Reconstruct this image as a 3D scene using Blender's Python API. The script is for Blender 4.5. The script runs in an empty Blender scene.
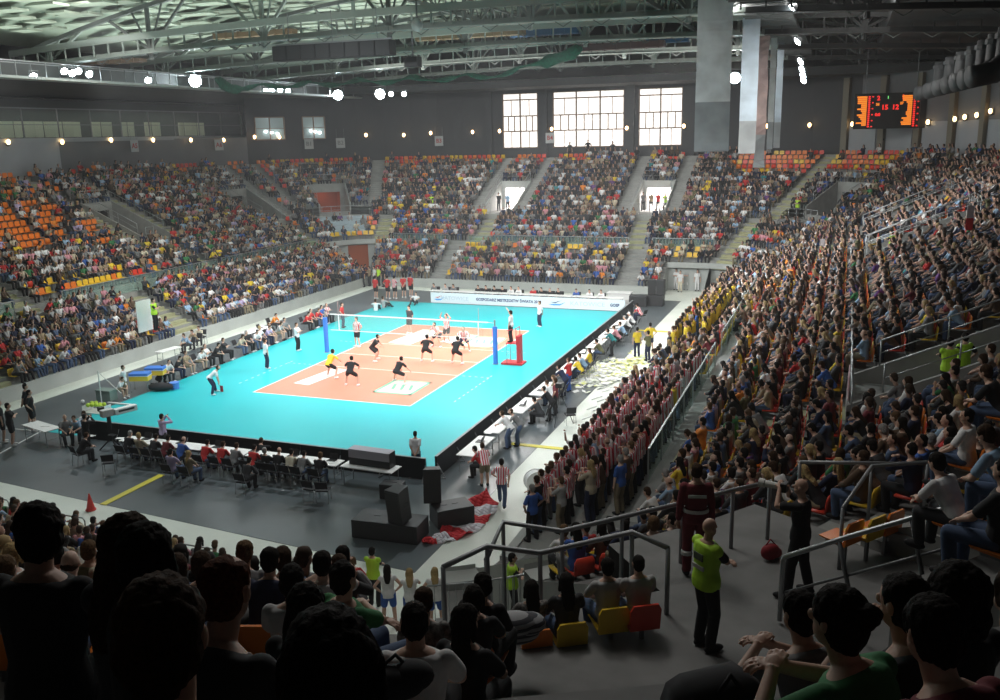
import bpy, math, random
import numpy as np
from mathutils import Vector, Matrix
R_ = random.Random(7)
SC = bpy.context.scene
COL = SC.collection
PI = math.pi
# ------------------------------------------------------------------ camera
CAM = (23.5674276, -47.1197545, 12.6163290)
YAW, PITCH, ROLL, FPX = -0.3608889, -0.229683758, -0.022110802, 917.243737
def cam_axes():
    f = Vector((math.sin(YAW)*math.cos(PITCH), math.cos(YAW)*math.cos(PITCH), math.sin(PITCH)))
    r = Vector((math.cos(YAW), -math.sin(YAW), 0)); u = r.cross(f)
    r2 = r*math.cos(ROLL)+u*math.sin(ROLL); u2 = u*math.cos(ROLL)-r*math.sin(ROLL)
    return r2, u2, f
CR, CU, CF = cam_axes(); CP = Vector(CAM)
def at(px, py, z=0.0):
    d = CF+CR*((px-500)/FPX)-CU*((py-350)/FPX)
    return CP+d*((z-CP.z)/d.z)
def along(px, py, dist):
    d = (CF+CR*((px-500)/FPX)-CU*((py-350)/FPX)).normalized()
    return CP+d*dist
def to_px(v):
    d = Vector(v)-CP; z = d.dot(CF)
    if z < 0.05: return (-9999, -9999, z)
    return (500+FPX*d.dot(CR)/z, 350-FPX*d.dot(CU)/z, z)
cam_data = bpy.data.cameras.new('camera'); cam = bpy.data.objects.new('camera', cam_data); COL.objects.link(cam)
m3 = Matrix((CR, CU, -CF)).transposed(); cam.matrix_world = Matrix.Translation(CP) @ m3.to_4x4()
cam_data.sensor_width = 36; cam_data.lens = 36*FPX/1000; cam_data.clip_start = 0.05; cam_data.clip_end = 400
SC.camera = cam
# ------------------------------------------------------------------ materials
_M = {}
def mat(name, col, rough=0.6, metal=0.0, vary=0.0, scale=4.0, bump=0.0, emit=0.0, ecol=None, spec=None, coat=0.0):
    if name in _M: return _M[name]
    m = bpy.data.materials.new(name); m.use_nodes = True; nt = m.node_tree; b = nt.nodes['Principled BSDF']
    b.inputs['Base Color'].default_value = (*col, 1); b.inputs['Roughness'].default_value = rough; b.inputs['Metallic'].default_value = metal
    if spec is not None: b.inputs['Specular IOR Level'].default_value = spec
    if coat: b.inputs['Coat Weight'].default_value = coat; b.inputs['Coat Roughness'].default_value = 0.08
    if emit: b.inputs['Emission Color'].default_value = (*(ecol or col), 1); b.inputs['Emission Strength'].default_value = emit
    if vary or bump:
        tc = nt.nodes.new('ShaderNodeTexCoord'); n = nt.nodes.new('ShaderNodeTexNoise'); n.inputs['Scale'].default_value = scale; n.inputs['Detail'].default_value = 6
        nt.links.new(tc.outputs['Object'], n.inputs['Vector'])
        if vary:
            mr = nt.nodes.new('ShaderNodeMapRange'); mr.inputs['From Min'].default_value = .3; mr.inputs['From Max'].default_value = .7
            mr.inputs['To Min'].default_value = 1-vary; mr.inputs['To Max'].default_value = 1+vary
            mx = nt.nodes.new('ShaderNodeVectorMath'); mx.operation = 'SCALE'; mx.inputs[0].default_value = col
            nt.links.new(n.outputs['Fac'], mr.inputs['Value']); nt.links.new(mr.outputs[0], mx.inputs['Scale']); nt.links.new(mx.outputs[0], b.inputs['Base Color'])
        if bump:
            bp = nt.nodes.new('ShaderNodeBump'); bp.inputs['Strength'].default_value = bump; bp.inputs['Distance'].default_value = .02
            nt.links.new(n.outputs['Fac'], bp.inputs['Height']); nt.links.new(bp.outputs[0], b.inputs['Normal'])
    _M[name] = m; return m
def striped(name, c0, c1, period, axis=0, duty=.5, rough=.8):
    if name in _M: return _M[name]
    m = mat(name, c0, rough); nt = m.node_tree; b = nt.nodes['Principled BSDF']
    tc = nt.nodes.new('ShaderNodeTexCoord'); sx = nt.nodes.new('ShaderNodeSeparateXYZ'); nt.links.new(tc.outputs['Object'], sx.inputs[0])
    d = nt.nodes.new('ShaderNodeMath'); d.operation = 'DIVIDE'; d.inputs[1].default_value = period; nt.links.new(sx.outputs[axis], d.inputs[0])
    a = nt.nodes.new('ShaderNodeMath'); a.operation = 'ADD'; a.inputs[1].default_value = 100.25; nt.links.new(d.outputs[0], a.inputs[0])
    f = nt.nodes.new('ShaderNodeMath'); f.operation = 'FRACT'; nt.links.new(a.outputs[0], f.inputs[0])
    g = nt.nodes.new('ShaderNodeMath'); g.operation = 'GREATER_THAN'; g.inputs[1].default_value = duty; nt.links.new(f.outputs[0], g.inputs[0])
    mx = nt.nodes.new('ShaderNodeMix'); mx.data_type = 'RGBA'; mx.inputs['A'].default_value = (*c0, 1); mx.inputs['B'].default_value = (*c1, 1)
    nt.links.new(g.outputs[0], mx.inputs['Factor']); nt.links.new(mx.outputs['Result'], b.inputs['Base Color'])
    return m
def glassy(name, col, alpha):
    if name in _M: return _M[name]
    m = bpy.data.materials.new(name); m.use_nodes = True; nt = m.node_tree; nt.nodes.clear()
    o = nt.nodes.new('ShaderNodeOutputMaterial'); mx = nt.nodes.new('ShaderNodeMixShader'); t = nt.nodes.new('ShaderNodeBsdfTransparent'); g = nt.nodes.new('ShaderNodeBsdfPrincipled')
    t.inputs[0].default_value = (.93, 1, .97, 1)
    g.inputs['Base Color'].default_value = (*col, 1); g.inputs['Roughness'].default_value = .12
    mx.inputs[0].default_value = alpha
    nt.links.new(t.outputs[0], mx.inputs[1]); nt.links.new(g.outputs[0], mx.inputs[2]); nt.links.new(mx.outputs[0], o.inputs[0])
    _M[name] = m; return m
# ------------------------------------------------------------------ mesh builder
class MB:
    def __init__(s): s.v = []; s.f = []; s.m = []; s.cm = 0
    def face(s, idx): s.f.append(tuple(idx)); s.m.append(s.cm)
    def quad(s, a, b, c, d):
        i = len(s.v); s.v += [tuple(a), tuple(b), tuple(c), tuple(d)]; s.face((i, i+1, i+2, i+3)); return s
    def poly(s, pts):
        i = len(s.v); s.v += [tuple(p) for p in pts]; s.face(range(i, i+len(pts))); return s
    def box(s, c, size, rz=0.0, mtx=None):
        cx, cy, cz = c; x, y, z = size[0]/2, size[1]/2, size[2]/2
        M = mtx if mtx is not None else Matrix.Rotation(rz, 3, 'Z')
        i = len(s.v)
        for q in ((-x,-y,-z),(x,-y,-z),(x,y,-z),(-x,y,-z),(-x,-y,z),(x,-y,z),(x,y,z),(-x,y,z)):
            w = M @ Vector(q); s.v.append((cx+w.x, cy+w.y, cz+w.z))
        for q in ((0,3,2,1),(4,5,6,7),(0,1,5,4),(1,2,6,5),(2,3,7,6),(3,0,4,7)): s.face([i+k for k in q])
        return s
    def bar(s, p0, p1, w, h=None, up=(0,0,1)):
        h = h or w; p0 = Vector(p0); p1 = Vector(p1); d = p1-p0; L = d.length
        if L < 1e-6: return s
        d.normalize(); u = Vector(up)
        if abs(d.dot(u)) > .98: u = Vector((0,1,0))
        a = d.cross(u).normalized(); b = a.cross(d)
        return s.box(((p0+p1)/2)[:], (w, L, h), mtx=Matrix((a, d, b)).transposed())
    def rings(s, rings, cap0=True, cap1=True, closed=True):
        i = len(s.v); n = len(rings[0])
        for r in rings: s.v += [tuple(p) for p in r]
        for k in range(len(rings)-1):
            for j in range(n if closed else n-1):
                a = i+k*n+j; b = i+k*n+(j+1) % n; s.face((a, b, b+n, a+n))
        if cap0: s.face([i+j for j in reversed(range(n))])
        if cap1: s.face([i+(len(rings)-1)*n+j for j in range(n)])
        return s
    def cyl(s, p0, p1, r0, r1=None, n=8):
        r1 = r0 if r1 is None else r1
        p0 = Vector(p0); p1 = Vector(p1); d = (p1-p0)
        if d.length < 1e-7: return s
        d.normalize(); u = Vector((0,0,1)) if abs(d.z) < .95 else Vector((0,1,0)); a = d.cross(u).normalized(); b = d.cross(a)
        rg = []
        for p, r in ((p0, r0), (p1, r1)):
            rg.append([p+a*(r*math.cos(2*PI*j/n))+b*(-r*math.sin(2*PI*j/n)) for j in range(n)])
        return s.rings(rg)
    def tube(s, pts, r, n=8):
        pts = [Vector(p) for p in pts]; rg = []; pa = None
        for k, p in enumerate(pts):
            d = (pts[min(k+1, len(pts)-1)]-pts[max(k-1, 0)]).normalized()
            if pa is None:
                u = Vector((0,0,1)) if abs(d.z) < .95 else Vector((0,1,0)); a = d.cross(u).normalized()
            else: a = (pa-d*pa.dot(d)).normalized()
            pa = a; b = d.cross(a)
            rg.append([p+a*(r*math.cos(2*PI*j/n))-b*(r*math.sin(2*PI*j/n)) for j in range(n)])
        return s.rings(rg)
    def ell(s, c, rad, M=None, n=12, m=8):
        c = Vector(c); i = len(s.v); M = M or Matrix.Identity(3)
        s.v.append(tuple(c+M @ Vector((0,0,-rad[2]))))
        for k in range(1, m):
            t = -PI/2+PI*k/m
            for j in range(n):
                p = 2*PI*j/n; s.v.append(tuple(c+M @ Vector((rad[0]*math.cos(t)*math.cos(p), rad[1]*math.cos(t)*math.sin(p), rad[2]*math.sin(t)))))
        s.v.append(tuple(c+M @ Vector((0,0,rad[2])))); e = len(s.v)-1
        for j in range(n):
            s.face((i, i+1+(j+1) % n, i+1+j)); b = i+1+(m-2)*n; s.face((e, b+j, b+(j+1) % n))
        for k in range(m-2):
            for j in range(n):
                a = i+1+k*n+j; b = i+1+k*n+(j+1) % n; s.face((a, b, b+n, a+n))
        return s
    def prism(s, poly, z0, z1):
        return s.rings([[(p[0], p[1], z0) for p in poly], [(p[0], p[1], z1) for p in poly]])
    def mesh(s, name, mats, smooth=False):
        me = bpy.data.meshes.new(name); me.from_pydata(s.v, [], s.f)
        for mm in (mats if isinstance(mats, (list, tuple)) else [mats]): me.materials.append(mm)
        if any(s.m): me.polygons.foreach_set('material_index', s.m)
        if smooth: me.polygons.foreach_set('use_smooth', [True]*len(me.polygons))
        me.update(); return me
    def build(s, name, mats, parent=None, smooth=False, loc=None, rz=0.0, bevel=0.0):
        o = bpy.data.objects.new(name, s.mesh(name, mats, smooth)); COL.objects.link(o)
        if parent is not None: o.parent = parent
        if loc is not None: o.location = loc
        if rz: o.rotation_euler.z = rz
        if bevel:
            b = o.modifiers.new('soft_edge', 'BEVEL'); b.width = bevel; b.segments = 2; b.limit_method = 'ANGLE'
        return o
def empty(name, loc=(0,0,0), rz=0.0):
    o = bpy.data.objects.new(name, None); COL.objects.link(o); o.location = loc; o.rotation_euler.z = rz; o.empty_display_size = .2; return o
def tag(o, label, cat, group=None, kind=None):
    if label: o['label'] = label
    if cat: o['category'] = cat
    if group: o['group'] = group
    if kind: o['kind'] = kind
    return o
def struct(o): o['kind'] = 'structure'; return o
_kids = {}
def copy_tree(o, parent=None, loc=None, rz=None):
    c = o.copy(); COL.objects.link(c)
    if parent is not None: c.parent = parent
    if loc is not None: c.location = loc
    if rz is not None: c.rotation_euler.z = rz
    for ch in [x for x in _kids.get(o.name, o.children)]: copy_tree(ch, c)
    return c
def text_mesh(txt, size, mname, material, parent, M, extrude=.004, align='CENTER', bold=0.0, name='lettering', sx=1.0):
    cu = bpy.data.curves.new('t', 'FONT'); cu.body = txt; cu.size = size; cu.extrude = extrude; cu.align_x = align; cu.align_y = 'CENTER'; cu.offset = bold; cu.resolution_u = 2
    t = bpy.data.objects.new('t', cu); COL.objects.link(t)
    me = bpy.data.meshes.new_from_object(t.evaluated_get(bpy.context.evaluated_depsgraph_get()))
    bpy.data.objects.remove(t); bpy.data.curves.remove(cu)
    me.materials.clear(); me.materials.append(material)
    if sx != 1.0: me.transform(Matrix.Diagonal((sx, 1, 1, 1)))
    o = bpy.data.objects.new(name, me); COL.objects.link(o)
    if parent is not None: o.parent = parent
    o.matrix_local = M; return o
ORD = ['first','second','third','fourth','fifth','sixth','seventh','eighth','ninth','tenth','eleventh','twelfth','thirteenth','fourteenth','fifteenth','sixteenth','seventeenth','eighteenth','nineteenth','twentieth']
def ordinal(i):
    if i < 20: return ORD[i]
    t = ['','','twenty','thirty','forty','fifty','sixty','seventy','eighty','ninety'][(i+1)//10]
    return t+('-'+ORD[(i+1) % 10-1] if (i+1) % 10 else 'th')
# ================================================================== THE HALL
X0, X1, Y0, Y1 = -15.5, 13.7, -25.7, 24.0
TR, RS, Z0, NR = .85, .3825, .7, 26
def rowz(k): return Z0+RS*k
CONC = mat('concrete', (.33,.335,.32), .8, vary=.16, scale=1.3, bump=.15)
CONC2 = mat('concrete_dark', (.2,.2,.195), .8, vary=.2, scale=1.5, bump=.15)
WALLC = mat('front_wall_concrete', (.45,.47,.45), .75, vary=.1, scale=.7)
FLOORC = mat('pale_floor', (.74,.78,.70), .45, vary=.06, scale=.6)
STEEL = mat('rail_steel', (.42,.44,.45), .38, .75)
STEELD = mat('rail_paint_grey', (.24,.25,.26), .45, .4)
GLASS = glassy('barrier_glass', (.5,.72,.66), .09)
SEATC = {'orange': mat('seat_orange', (.85,.22,.02), .35), 'yellow': mat('seat_yellow', (.85,.55,.03), .35), 'red': mat('seat_red', (.75,.06,.03), .35)}
STEPY = mat('step_yellowish', (.40,.40,.24), .75, vary=.12, scale=2)
# side -> (is_corner, u range, function)
class Side:
    def __init__(s, name, corner, u0, u1, c=None, fix=None, d=None):
        s.name, s.corner, s.u0, s.u1, s.c, s.fix, s.d = name, corner, u0, u1, c, fix, d
    def dirn(s, u):
        if s.corner: return (math.cos(math.radians(u)), math.sin(math.radians(u)))
        return s.d
    def P(s, u, d, z=0.0):
        if s.corner:
            t = math.radians(u); return Vector((s.c[0]+d*math.cos(t), s.c[1]+d*math.sin(t), z))
        if s.d[0]: return Vector((s.fix+s.d[0]*d, u, z))
        return Vector((u, s.fix+s.d[1]*d-(.11*(u+1) if s.name == 'near' else 0), z))
    def du(s, w, d): return w if not s.corner else math.degrees(w/max(d, .3))
SIDES = {q.name: q for q in (
    Side('left', 0, Y0, Y1, fix=X0, d=(-1,0)), Side('far', 0, X0, X1, fix=Y1, d=(0,1)),
    Side('right', 0, Y0, Y1, fix=X1, d=(1,0)), Side('near', 0, X0, X1, fix=Y0-1.3, d=(0,-1)),
    Side('far_left', 1, 90, 180, c=(X0,Y1)), Side('far_right', 1, 0, 90, c=(X1,Y1)),
    Side('near_right', 1, -90, 0, c=(X1,Y0)), Side('near_left', 1, 180, 270, c=(X0,Y0)))}
# cuts: side, u0, u1, row0, row1, floor z, door colour or None
CUTS = []
def portal(side, u, hw=1.45, z=5.45, r0=12, r1=18, door='dark'):
    S = SIDES[side]; h = S.du(hw, 13.0); CUTS.append((side, u-h, u+h, r0, r1, z, door))
for y in (-7, 10): portal('left', y)
for x in (-7.25, 7.0): portal('far', x, door='bright')
for y in (-21.0, 6.5, 20.0): portal('right', y)
portal('far_left', 170); portal('near', 4.0); portal('near', -10.0)
CUTS += [('far_left', 116, 150, 11, 13, 5.3, None), ('far_left', 126, 140, 14, 18, 5.3, 'orange'), ('far_left', 110, 160, 0, 6, 0.0, 'vom'),
         ('far_right', 34, 64, 11, 13, 5.3, None), ('far_right', 41, 55, 14, 18, 5.3, 'dark'), ('far_right', 4, 90, 0, 3, 0.0, 'grey'), ('far', 10.3, X1, 0, 3, 0.0, 'grey'),
         ('near_right', -66, -50, 14, 20, 6.06, None), ('near_right', -50, -46, 12, 20, 6.06, None), ('near_right', -46, -32, 12, 17, 6.06, None), ('near', 10.3, X1, 0, 12, 0.0, 'grey'), ('near_right', -90, -66, 0, 15, 0.0, 'grey'), ('near_right', -66, -50, 0, 3, 0.0, 'grey'), ('near_right', -66, -50, 4, 13, 2.0, None), ('near_right', -50, -18, 0, 7, 0.0, 'grey')]
# aisles: side, u, width, row0, row1
AISLES = []
for s, us in (('left', (-7, 10)), ('far', (-7.25, 7.0)), ('right', (-21.0, 6.5, 20.0)), ('near', (4.0, -10.0))):
    for u in us:
        AISLES.append((s, u, 1.35, 7, 11))
        for q in (-2.25, 2.25): AISLES.append((s, u+q, 1.2, 12, 25))
AISLES += [('left', 0.0, 2.6, 0, 5), ('left', -14, 1.2, 0, 11), ('far', -9.0, 1.4, 0, 5), ('far', 7.6, 1.6, 0, 5),
           ('far_left', 106, 1.35, 7, 11), ('far_left', 114, 1.2, 14, 25), ('far_left', 151.5, 1.2, 14, 25), ('far_left', 170, 1.3, 7, 11), ('far_left', 160.5, 1.2, 12, 25), ('far_left', 178.5, 1.1, 12, 25),
           ('far_right', 73, 1.5, 4, 11), ('far_right', 66.5, 1.3, 12, 25), ('far_right', 30, 1.2, 14, 25), ('right', -8.0, 1.2, 2, 5), ('right', 12.0, 1.2, 2, 5),
           ('near_right', -29.5, 1.3, 8, 25), ('near', 9.4, 1.3, 0, 11), ('near', -1.5, 1.2, 0, 5)]
def in_cut(side, u, k):
    for c in CUTS:
        if c[0] == side and c[1] < u < c[2] and c[3] <= k <= c[4]: return c
    return None
def stations(S):
    us = {S.u0, S.u1}
    if S.corner: us |= {S.u0+i*6 for i in range(16) if S.u0+i*6 <= S.u1}
    for c in CUTS:
        if c[0] == S.name: us |= {c[1], c[2]}
    us = sorted(us); return us
for S in SIDES.values():
    if S.name == 'near_left': pass
    us = stations(S); b = MB(); K0 = 2 if S.name == 'right' else 0
    for k in range(K0, NR):
        d0, d1, z = k*TR, (k+1)*TR, rowz(k)
        for a, c in zip(us, us[1:]):
            if in_cut(S.name, (a+c)/2, k): continue
            flip = (S.P(c, 5)-S.P(a, 5)).cross(Vector((*S.dirn((a+c)/2), 0))).z < 0
            q = [S.P(a, d0, z), S.P(c, d0, z), S.P(c, d1, z), S.P(a, d1, z)]
            b.quad(*(q[::-1] if flip else q))
            zl = (0.0 if k == 0 else rowz(k-1))
            if in_cut(S.name, (a+c)/2, k-1): continue
            q = [S.P(a, d0, zl), S.P(c, d0, zl), S.P(c, d0, z), S.P(a, d0, z)]
            if k == K0: continue
            b.quad(*(q[::-1] if flip else q))
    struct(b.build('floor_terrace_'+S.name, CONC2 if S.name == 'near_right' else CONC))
    # front wall
    b = MB(); n = 0
    for a, c in zip(us, us[1:]):
        if in_cut(S.name, (a+c)/2, 0): continue
        n += 1
        for d, zt in ((0, Z0),):
            e = K0*TR; A, C, A2, C2 = S.P(a, e-.06), S.P(c, e-.06), S.P(a, e+.2), S.P(c, e+.2)
            if not S.corner:
                lo = [A[:2], C[:2], C2[:2], A2[:2]]; b.prism(lo, 0, rowz(K0)+.06)
    if n and not S.corner: struct(b.build('wall_front_'+S.name, WALLC))
# cuts: floors, side walls, end wall with door
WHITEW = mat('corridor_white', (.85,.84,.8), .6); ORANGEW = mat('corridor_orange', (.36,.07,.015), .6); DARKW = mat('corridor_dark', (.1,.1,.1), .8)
for ci, (sn, u0, u1, r0, r1, z, door) in enumerate(CUTS):
    S = SIDES[sn]; d0, d1 = r0*TR, (r1+1)*TR; n = 1 if not S.corner else max(1, int((u1-u0)/5))
    us = [u0+(u1-u0)*i/n for i in range(n+1)]
    b = MB(); zend = rowz(min(r1+1, NR-1))
    dd0 = max(d0, .02 if not (S.corner and z == 0) else 0.4)
    if z > 0:
        for a, c in zip(us, us[1:]):
            q = [S.P(a, dd0, z), S.P(c, dd0, z), S.P(c, d1, z), S.P(a, d1, z)]
            if (S.P(c, 5)-S.P(a, 5)).cross(Vector((*S.dirn(a), 0))).z < 0: q = q[::-1]
            b.quad(*q)
            zl = rowz(r0-1)
            b.quad(S.P(a, d0, zl-.01), S.P(c, d0, zl-.01), S.P(c, d0, z), S.P(a, d0, z))
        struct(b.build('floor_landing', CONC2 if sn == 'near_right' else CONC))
    b = MB()
    for u, sg in ((u0, -1), (u1, 1)):       # stepped side walls, .14 thick, slightly above terrace line
        for k in range(r0, r1+1):
            zt = rowz(k)+(.30 if door in ('dark','bright','orange') else .02)
            if zt <= z+.03: continue
            if door in (None, 'grey', 'vom') and in_cut(sn, u+sg*S.du(.2, k*TR+.4), k): continue
            t = S.du(.14, k*TR+.5)*sg
            if door in ('dark','bright','orange'):
                pa = [S.P(u, k*TR, z-.02), S.P(u, (k+1)*TR, z-.02), S.P(u, (k+1)*TR, zt+RS), S.P(u, k*TR, zt)]
                pb = [S.P(u+t, k*TR, z-.02), S.P(u+t, (k+1)*TR, z-.02), S.P(u+t, (k+1)*TR, zt+RS), S.P(u+t, k*TR, zt)]
                b.rings([pa, pb] if sg > 0 else [pb, pa])
            else:
                if (sn == 'near_right' and u0 < -70) or (sn == 'near' and sg > 0): continue
                b.quad(S.P(u, max(k*TR, .3 if S.corner else 0), z), S.P(u, (k+1)*TR, z), S.P(u, (k+1)*TR, zt+RS), S.P(u, max(k*TR, .3 if S.corner else 0), zt))
    if door in ('dark','bright','orange'):  # end wall with opening
        zt = zend+.22; zo = z+2.05; w = (u1-u0)*.12
        for a, c, za, zb in ((u0, u0+w, z, zt), (u1-w, u1, z, zt), (u0+w, u1-w, zo, zt)):
            if a == u0+w and S.corner: pass
            pa = [S.P(a, d1-.2, za), S.P(c, d1-.2, za), S.P(c, d1, za), S.P(a, d1, za)]
            pb = [S.P(a, d1-.2, zb), S.P(c, d1-.2, zb), S.P(c, d1, zb), S.P(a, d1, zb)]
            b.rings([pa, pb])
        struct(b.build('wall_portal', WALLC if door == 'bright' else CONC))
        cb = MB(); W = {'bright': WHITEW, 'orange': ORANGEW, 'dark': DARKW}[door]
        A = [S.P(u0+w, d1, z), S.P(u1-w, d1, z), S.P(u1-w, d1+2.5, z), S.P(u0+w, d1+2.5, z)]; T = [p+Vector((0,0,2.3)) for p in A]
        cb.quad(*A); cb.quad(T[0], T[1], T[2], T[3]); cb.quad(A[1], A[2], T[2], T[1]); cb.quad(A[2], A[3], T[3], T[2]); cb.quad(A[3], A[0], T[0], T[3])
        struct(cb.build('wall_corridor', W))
        if door != 'dark':
            l = bpy.data.lights.new('corridor_lamp', 'AREA'); l.energy = 900 if door == 'bright' else 22; l.size = 1.6; l.color = (1,.9,.88) if door == 'bright' else (1,.55,.25)
            o = bpy.data.objects.new('corridor_lamp', l); COL.objects.link(o); o.location = S.P((u0+u1)/2, d1+1.1, z+2.2)
    elif door in ('vom', 'grey'):
        for a, c in zip(us, us[1:]):
            m0 = (a+c)/2
            b.quad(S.P(a, d1, 0), S.P(c, d1, 0), S.P(c, d1, zend), S.P(a, d1, zend))
            if sn == 'near' or u0 == -90: continue
            b.quad(S.P(a, d1-.55, zend), S.P(c, d1-.55, zend), S.P(c, d1+.05, zend), S.P(a, d1+.05, zend))
            b.quad(S.P(a, d1-.55, zend-.32), S.P(c, d1-.55, zend-.32), S.P(c, d1-.55, zend+.12), S.P(a, d1-.55, zend+.12))
        struct(b.build('wall_vomitory', WALLC))
        pn = MB()
        if door == 'vom': rng = ((118, 136, ORANGEW),)
        elif sn == 'far_right': rng = ((60, 68, CONC2), (36, 46, CONC2))
        else: rng = ((-48, -40, CONC2),) if u1 == -18 else ()
        for a, c, mm in rng:
            pn = MB(); pn.rings([[S.P(a, d1-.05, .02), S.P(c, d1-.05, .02), S.P(c, d1-.001, .02), S.P(a, d1-.001, .02)], [S.P(a, d1-.05, zend-.45), S.P(c, d1-.05, zend-.45), S.P(c, d1-.001, zend-.45), S.P(a, d1-.001, zend-.45)]])
            struct(pn.build('wall_panel', mm))
    elif b.v: struct(b.build('wall_landing', CONC))
# stairs on the aisles
for (sn, u, w, r0, r1) in AISLES:
    S = SIDES[sn]; b = MB()
    for k in range(r0, r1+1):
        z = rowz(k)
        for q0, q1, zz in ((k*TR+.01, (k+1)*TR, z+.012), (k*TR-.40, k*TR, z-RS/2)):
            if q0 < 0: continue
            h0, h1 = S.du(w/2, max(q0, .4)), S.du(w/2, q1); zb = z-RS+.002 if zz < z else z-.1
            pa = [S.P(u-h0, q0, zb), S.P(u+h0, q0, zb), S.P(u+h1, q1, zb), S.P(u-h1, q1, zb)]
            pb = [S.P(u-h0, q0, zz), S.P(u+h0, q0, zz), S.P(u+h1, q1, zz), S.P(u-h1, q1, zz)]
            b.rings([pb, pa])
    struct(b.build('floor_stair', STEPY if (r0 >= 7 and r1 <= 12) or sn in ('far_right', 'left') else CONC))
# ------------------------------------------------------------------ arena floor
b = MB(); b.box((-1, -.8, -.05), (62, 78, .1)); struct(b.build('floor', FLOORC))
MATC = mat('dark_floor_mat', (.105,.125,.135), .32, vary=.2, scale=.35)
b = MB(); b.prism([(-14.1,-21.9), (12.2,-24.6), (12.2,22.3), (-14.1,22.3)], -.002, .01); struct(b.build('floor_mat', MATC))
BLUE = mat('court_blue', (.02,.49,.53), .42, vary=.05, scale=.25, spec=.22); ORNG = mat('court_orange', (.70,.24,.155), .42, vary=.04, scale=.3, spec=.35)
b = MB(); b.box((-.2, -.15, .012), (19.3, 34.3, .012)); struct(b.build('floor_court_blue', BLUE))
b = MB(); b.box((0, 0, .0195), (9.0, 18.0, .006)); struct(b.build('floor_court_orange', ORNG))
LINEW = mat('line_white', (.85,.87,.86), .4)
b = MB()
for x in (-4.475, 4.475): b.box((x, 0, .024), (.06, 18, .004))
for y in (-8.975, 8.975): b.box((0, y, .0245), (9, .06, .004))
for y in (-3, 0, 3): b.box((0, y, .0248), (8.94, .05, .004))
for i in range(10):
    for x in (-6.25, 6.25):
        b.box((x, -7.6+i*.55, .02), (.05, .22, .004))
for i in range(5):
    for x, sg in ((-4.7, -1), (4.7, 1)):
        for y in (-3, 3): b.box((x+sg*(i*.35+.1), y, .021), (.15, .05, .004))
struct(b.build('floor_marking', LINEW))
DECW = mat('decal_white', (.74,.74,.72), .4); DECG = mat('decal_green', (.15,.5,.33), .35); DECB = mat('decal_black', (.05,.05,.06), .4)
def decal(c, sx, sy, rz, edge):
    M = Matrix.Rotation(rz, 3, 'Z'); b = MB(); b.box((c[0], c[1], .026), (sx, sy, .004), rz=rz); b.cm = 1
    if edge:
        for o, s in (((0, sy/2-.09), (sx, .18)), ((0, -sy/2+.09), (sx, .18)), ((sx/2-.09, 0), (.18, sy)), ((-sx/2+.09, 0), (.18, sy))):
            w = M @ Vector((*o, 0)); b.box((c[0]+w.x, c[1]+w.y, .0275), (s[0], s[1], .004), rz=rz)
        for i in range(3):
            w = M @ Vector((-sx*.22+i*sx*.22, 0, 0)); b.box((c[0]+w.x, c[1]+w.y, .0275), (.16, sy*.4, .004), rz=rz+.3)
    else:
        for i in range(4):
            w = M @ Vector((-sx*.3+i*sx*.2, -sy*.1, 0)); b.box((c[0]+w.x, c[1]+w.y, .0275), (sx*.09, sy*.25, .003), rz=rz)
    struct(b.build('floor_decal', [mat('decal_blush', (.78,.55,.46), .4) if edge else DECW, DECG if edge else mat('decal_grey', (.7,.74,.76), .4)]))
decal((-2.7, -5.2), 1.0, 3.5, -.12, False); decal((2.6, -6.0), 2.2, 2.6, 0, True); decal((2.8, 5.1), 2.2, 2.9, 0, True); decal((-2.0, 5.4), 1.6, 4.3, -.1, False); decal((.9, 5.6), 1.3, 2.6, -.15, False)
YEL = mat('tape_yellow', (.78,.68,.05), .5)
for a, c in (((-.8,-23.3), (-.8,-20.2)), ((11.0,-12.75), (13.3,-12.75)), ((11.3, 11.0), (13.4, 11.0))):
    b = MB(); b.bar((*a, .02), (*c, .02), .28, .02); struct(b.build('floor_tape', YEL))
b = MB(); b.bar((-10.0,-17.3,.015), (-8.9,-21.6,.015), .07, .01); b.bar((-10,-17.3,.015), (-13.3,-17.5,.015), .07, .01); struct(b.build('floor_marking_line', LINEW))
# ------------------------------------------------------------------ outer walls
DW = 22.7
WDK = mat('wall_dark_grey', (.062,.066,.072), .75, vary=.08, scale=.5); WMD = mat('wall_mid_grey', (.19,.20,.21), .75, vary=.06, scale=.5); WLT = mat('wall_light_grey', (.42,.45,.48), .75, vary=.05, scale=.5)
YF = Y1+DW
def wallseg(pts, z0, z1, name, m, th=.25, S=None):
    b = MB(); pts = [Vector((p[0], p[1], 0)) for p in pts]
    c = Vector((-1, -1, 0)); out = []
    for p in pts: out.append(p+(p-c).normalized()*th)
    lo = [Vector((p.x, p.y, z0)) for p in pts]+[Vector((p.x, p.y, z0)) for p in reversed(out)]
    hi = [Vector((p.x, p.y, z1)) for p in pts]+[Vector((p.x, p.y, z1)) for p in reversed(out)]
    b.rings([lo, hi]); return struct(b.build(name, m))
def arc(sn, a, c, d, n=8): return [SIDES[sn].P(a+(c-a)*i/n, d) for i in range(n+1)]
zt = 17.2; zb = 8.5
WIN = [(-11.0, -7.05), (-5.45, 2.1), (3.55, 7.95)]; wz0, wz1 = 11.25, 16.9
xs = [X0]+[v for w in WIN for v in w]+[X1]
for i in range(0, len(xs), 2): wallseg([(xs[i], YF), (xs[i+1], YF)], zb, zt, 'wall_far', WDK)
for a, c in WIN:
    wallseg([(a, YF), (c, YF)], zb, wz0, 'wall_far', WDK); wallseg([(a, YF), (c, YF)], wz1, zt, 'wall_far', WDK)
wallseg(arc('far_left', 90, 150, DW), zb, zt, 'wall_far_corner', WDK)
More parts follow.
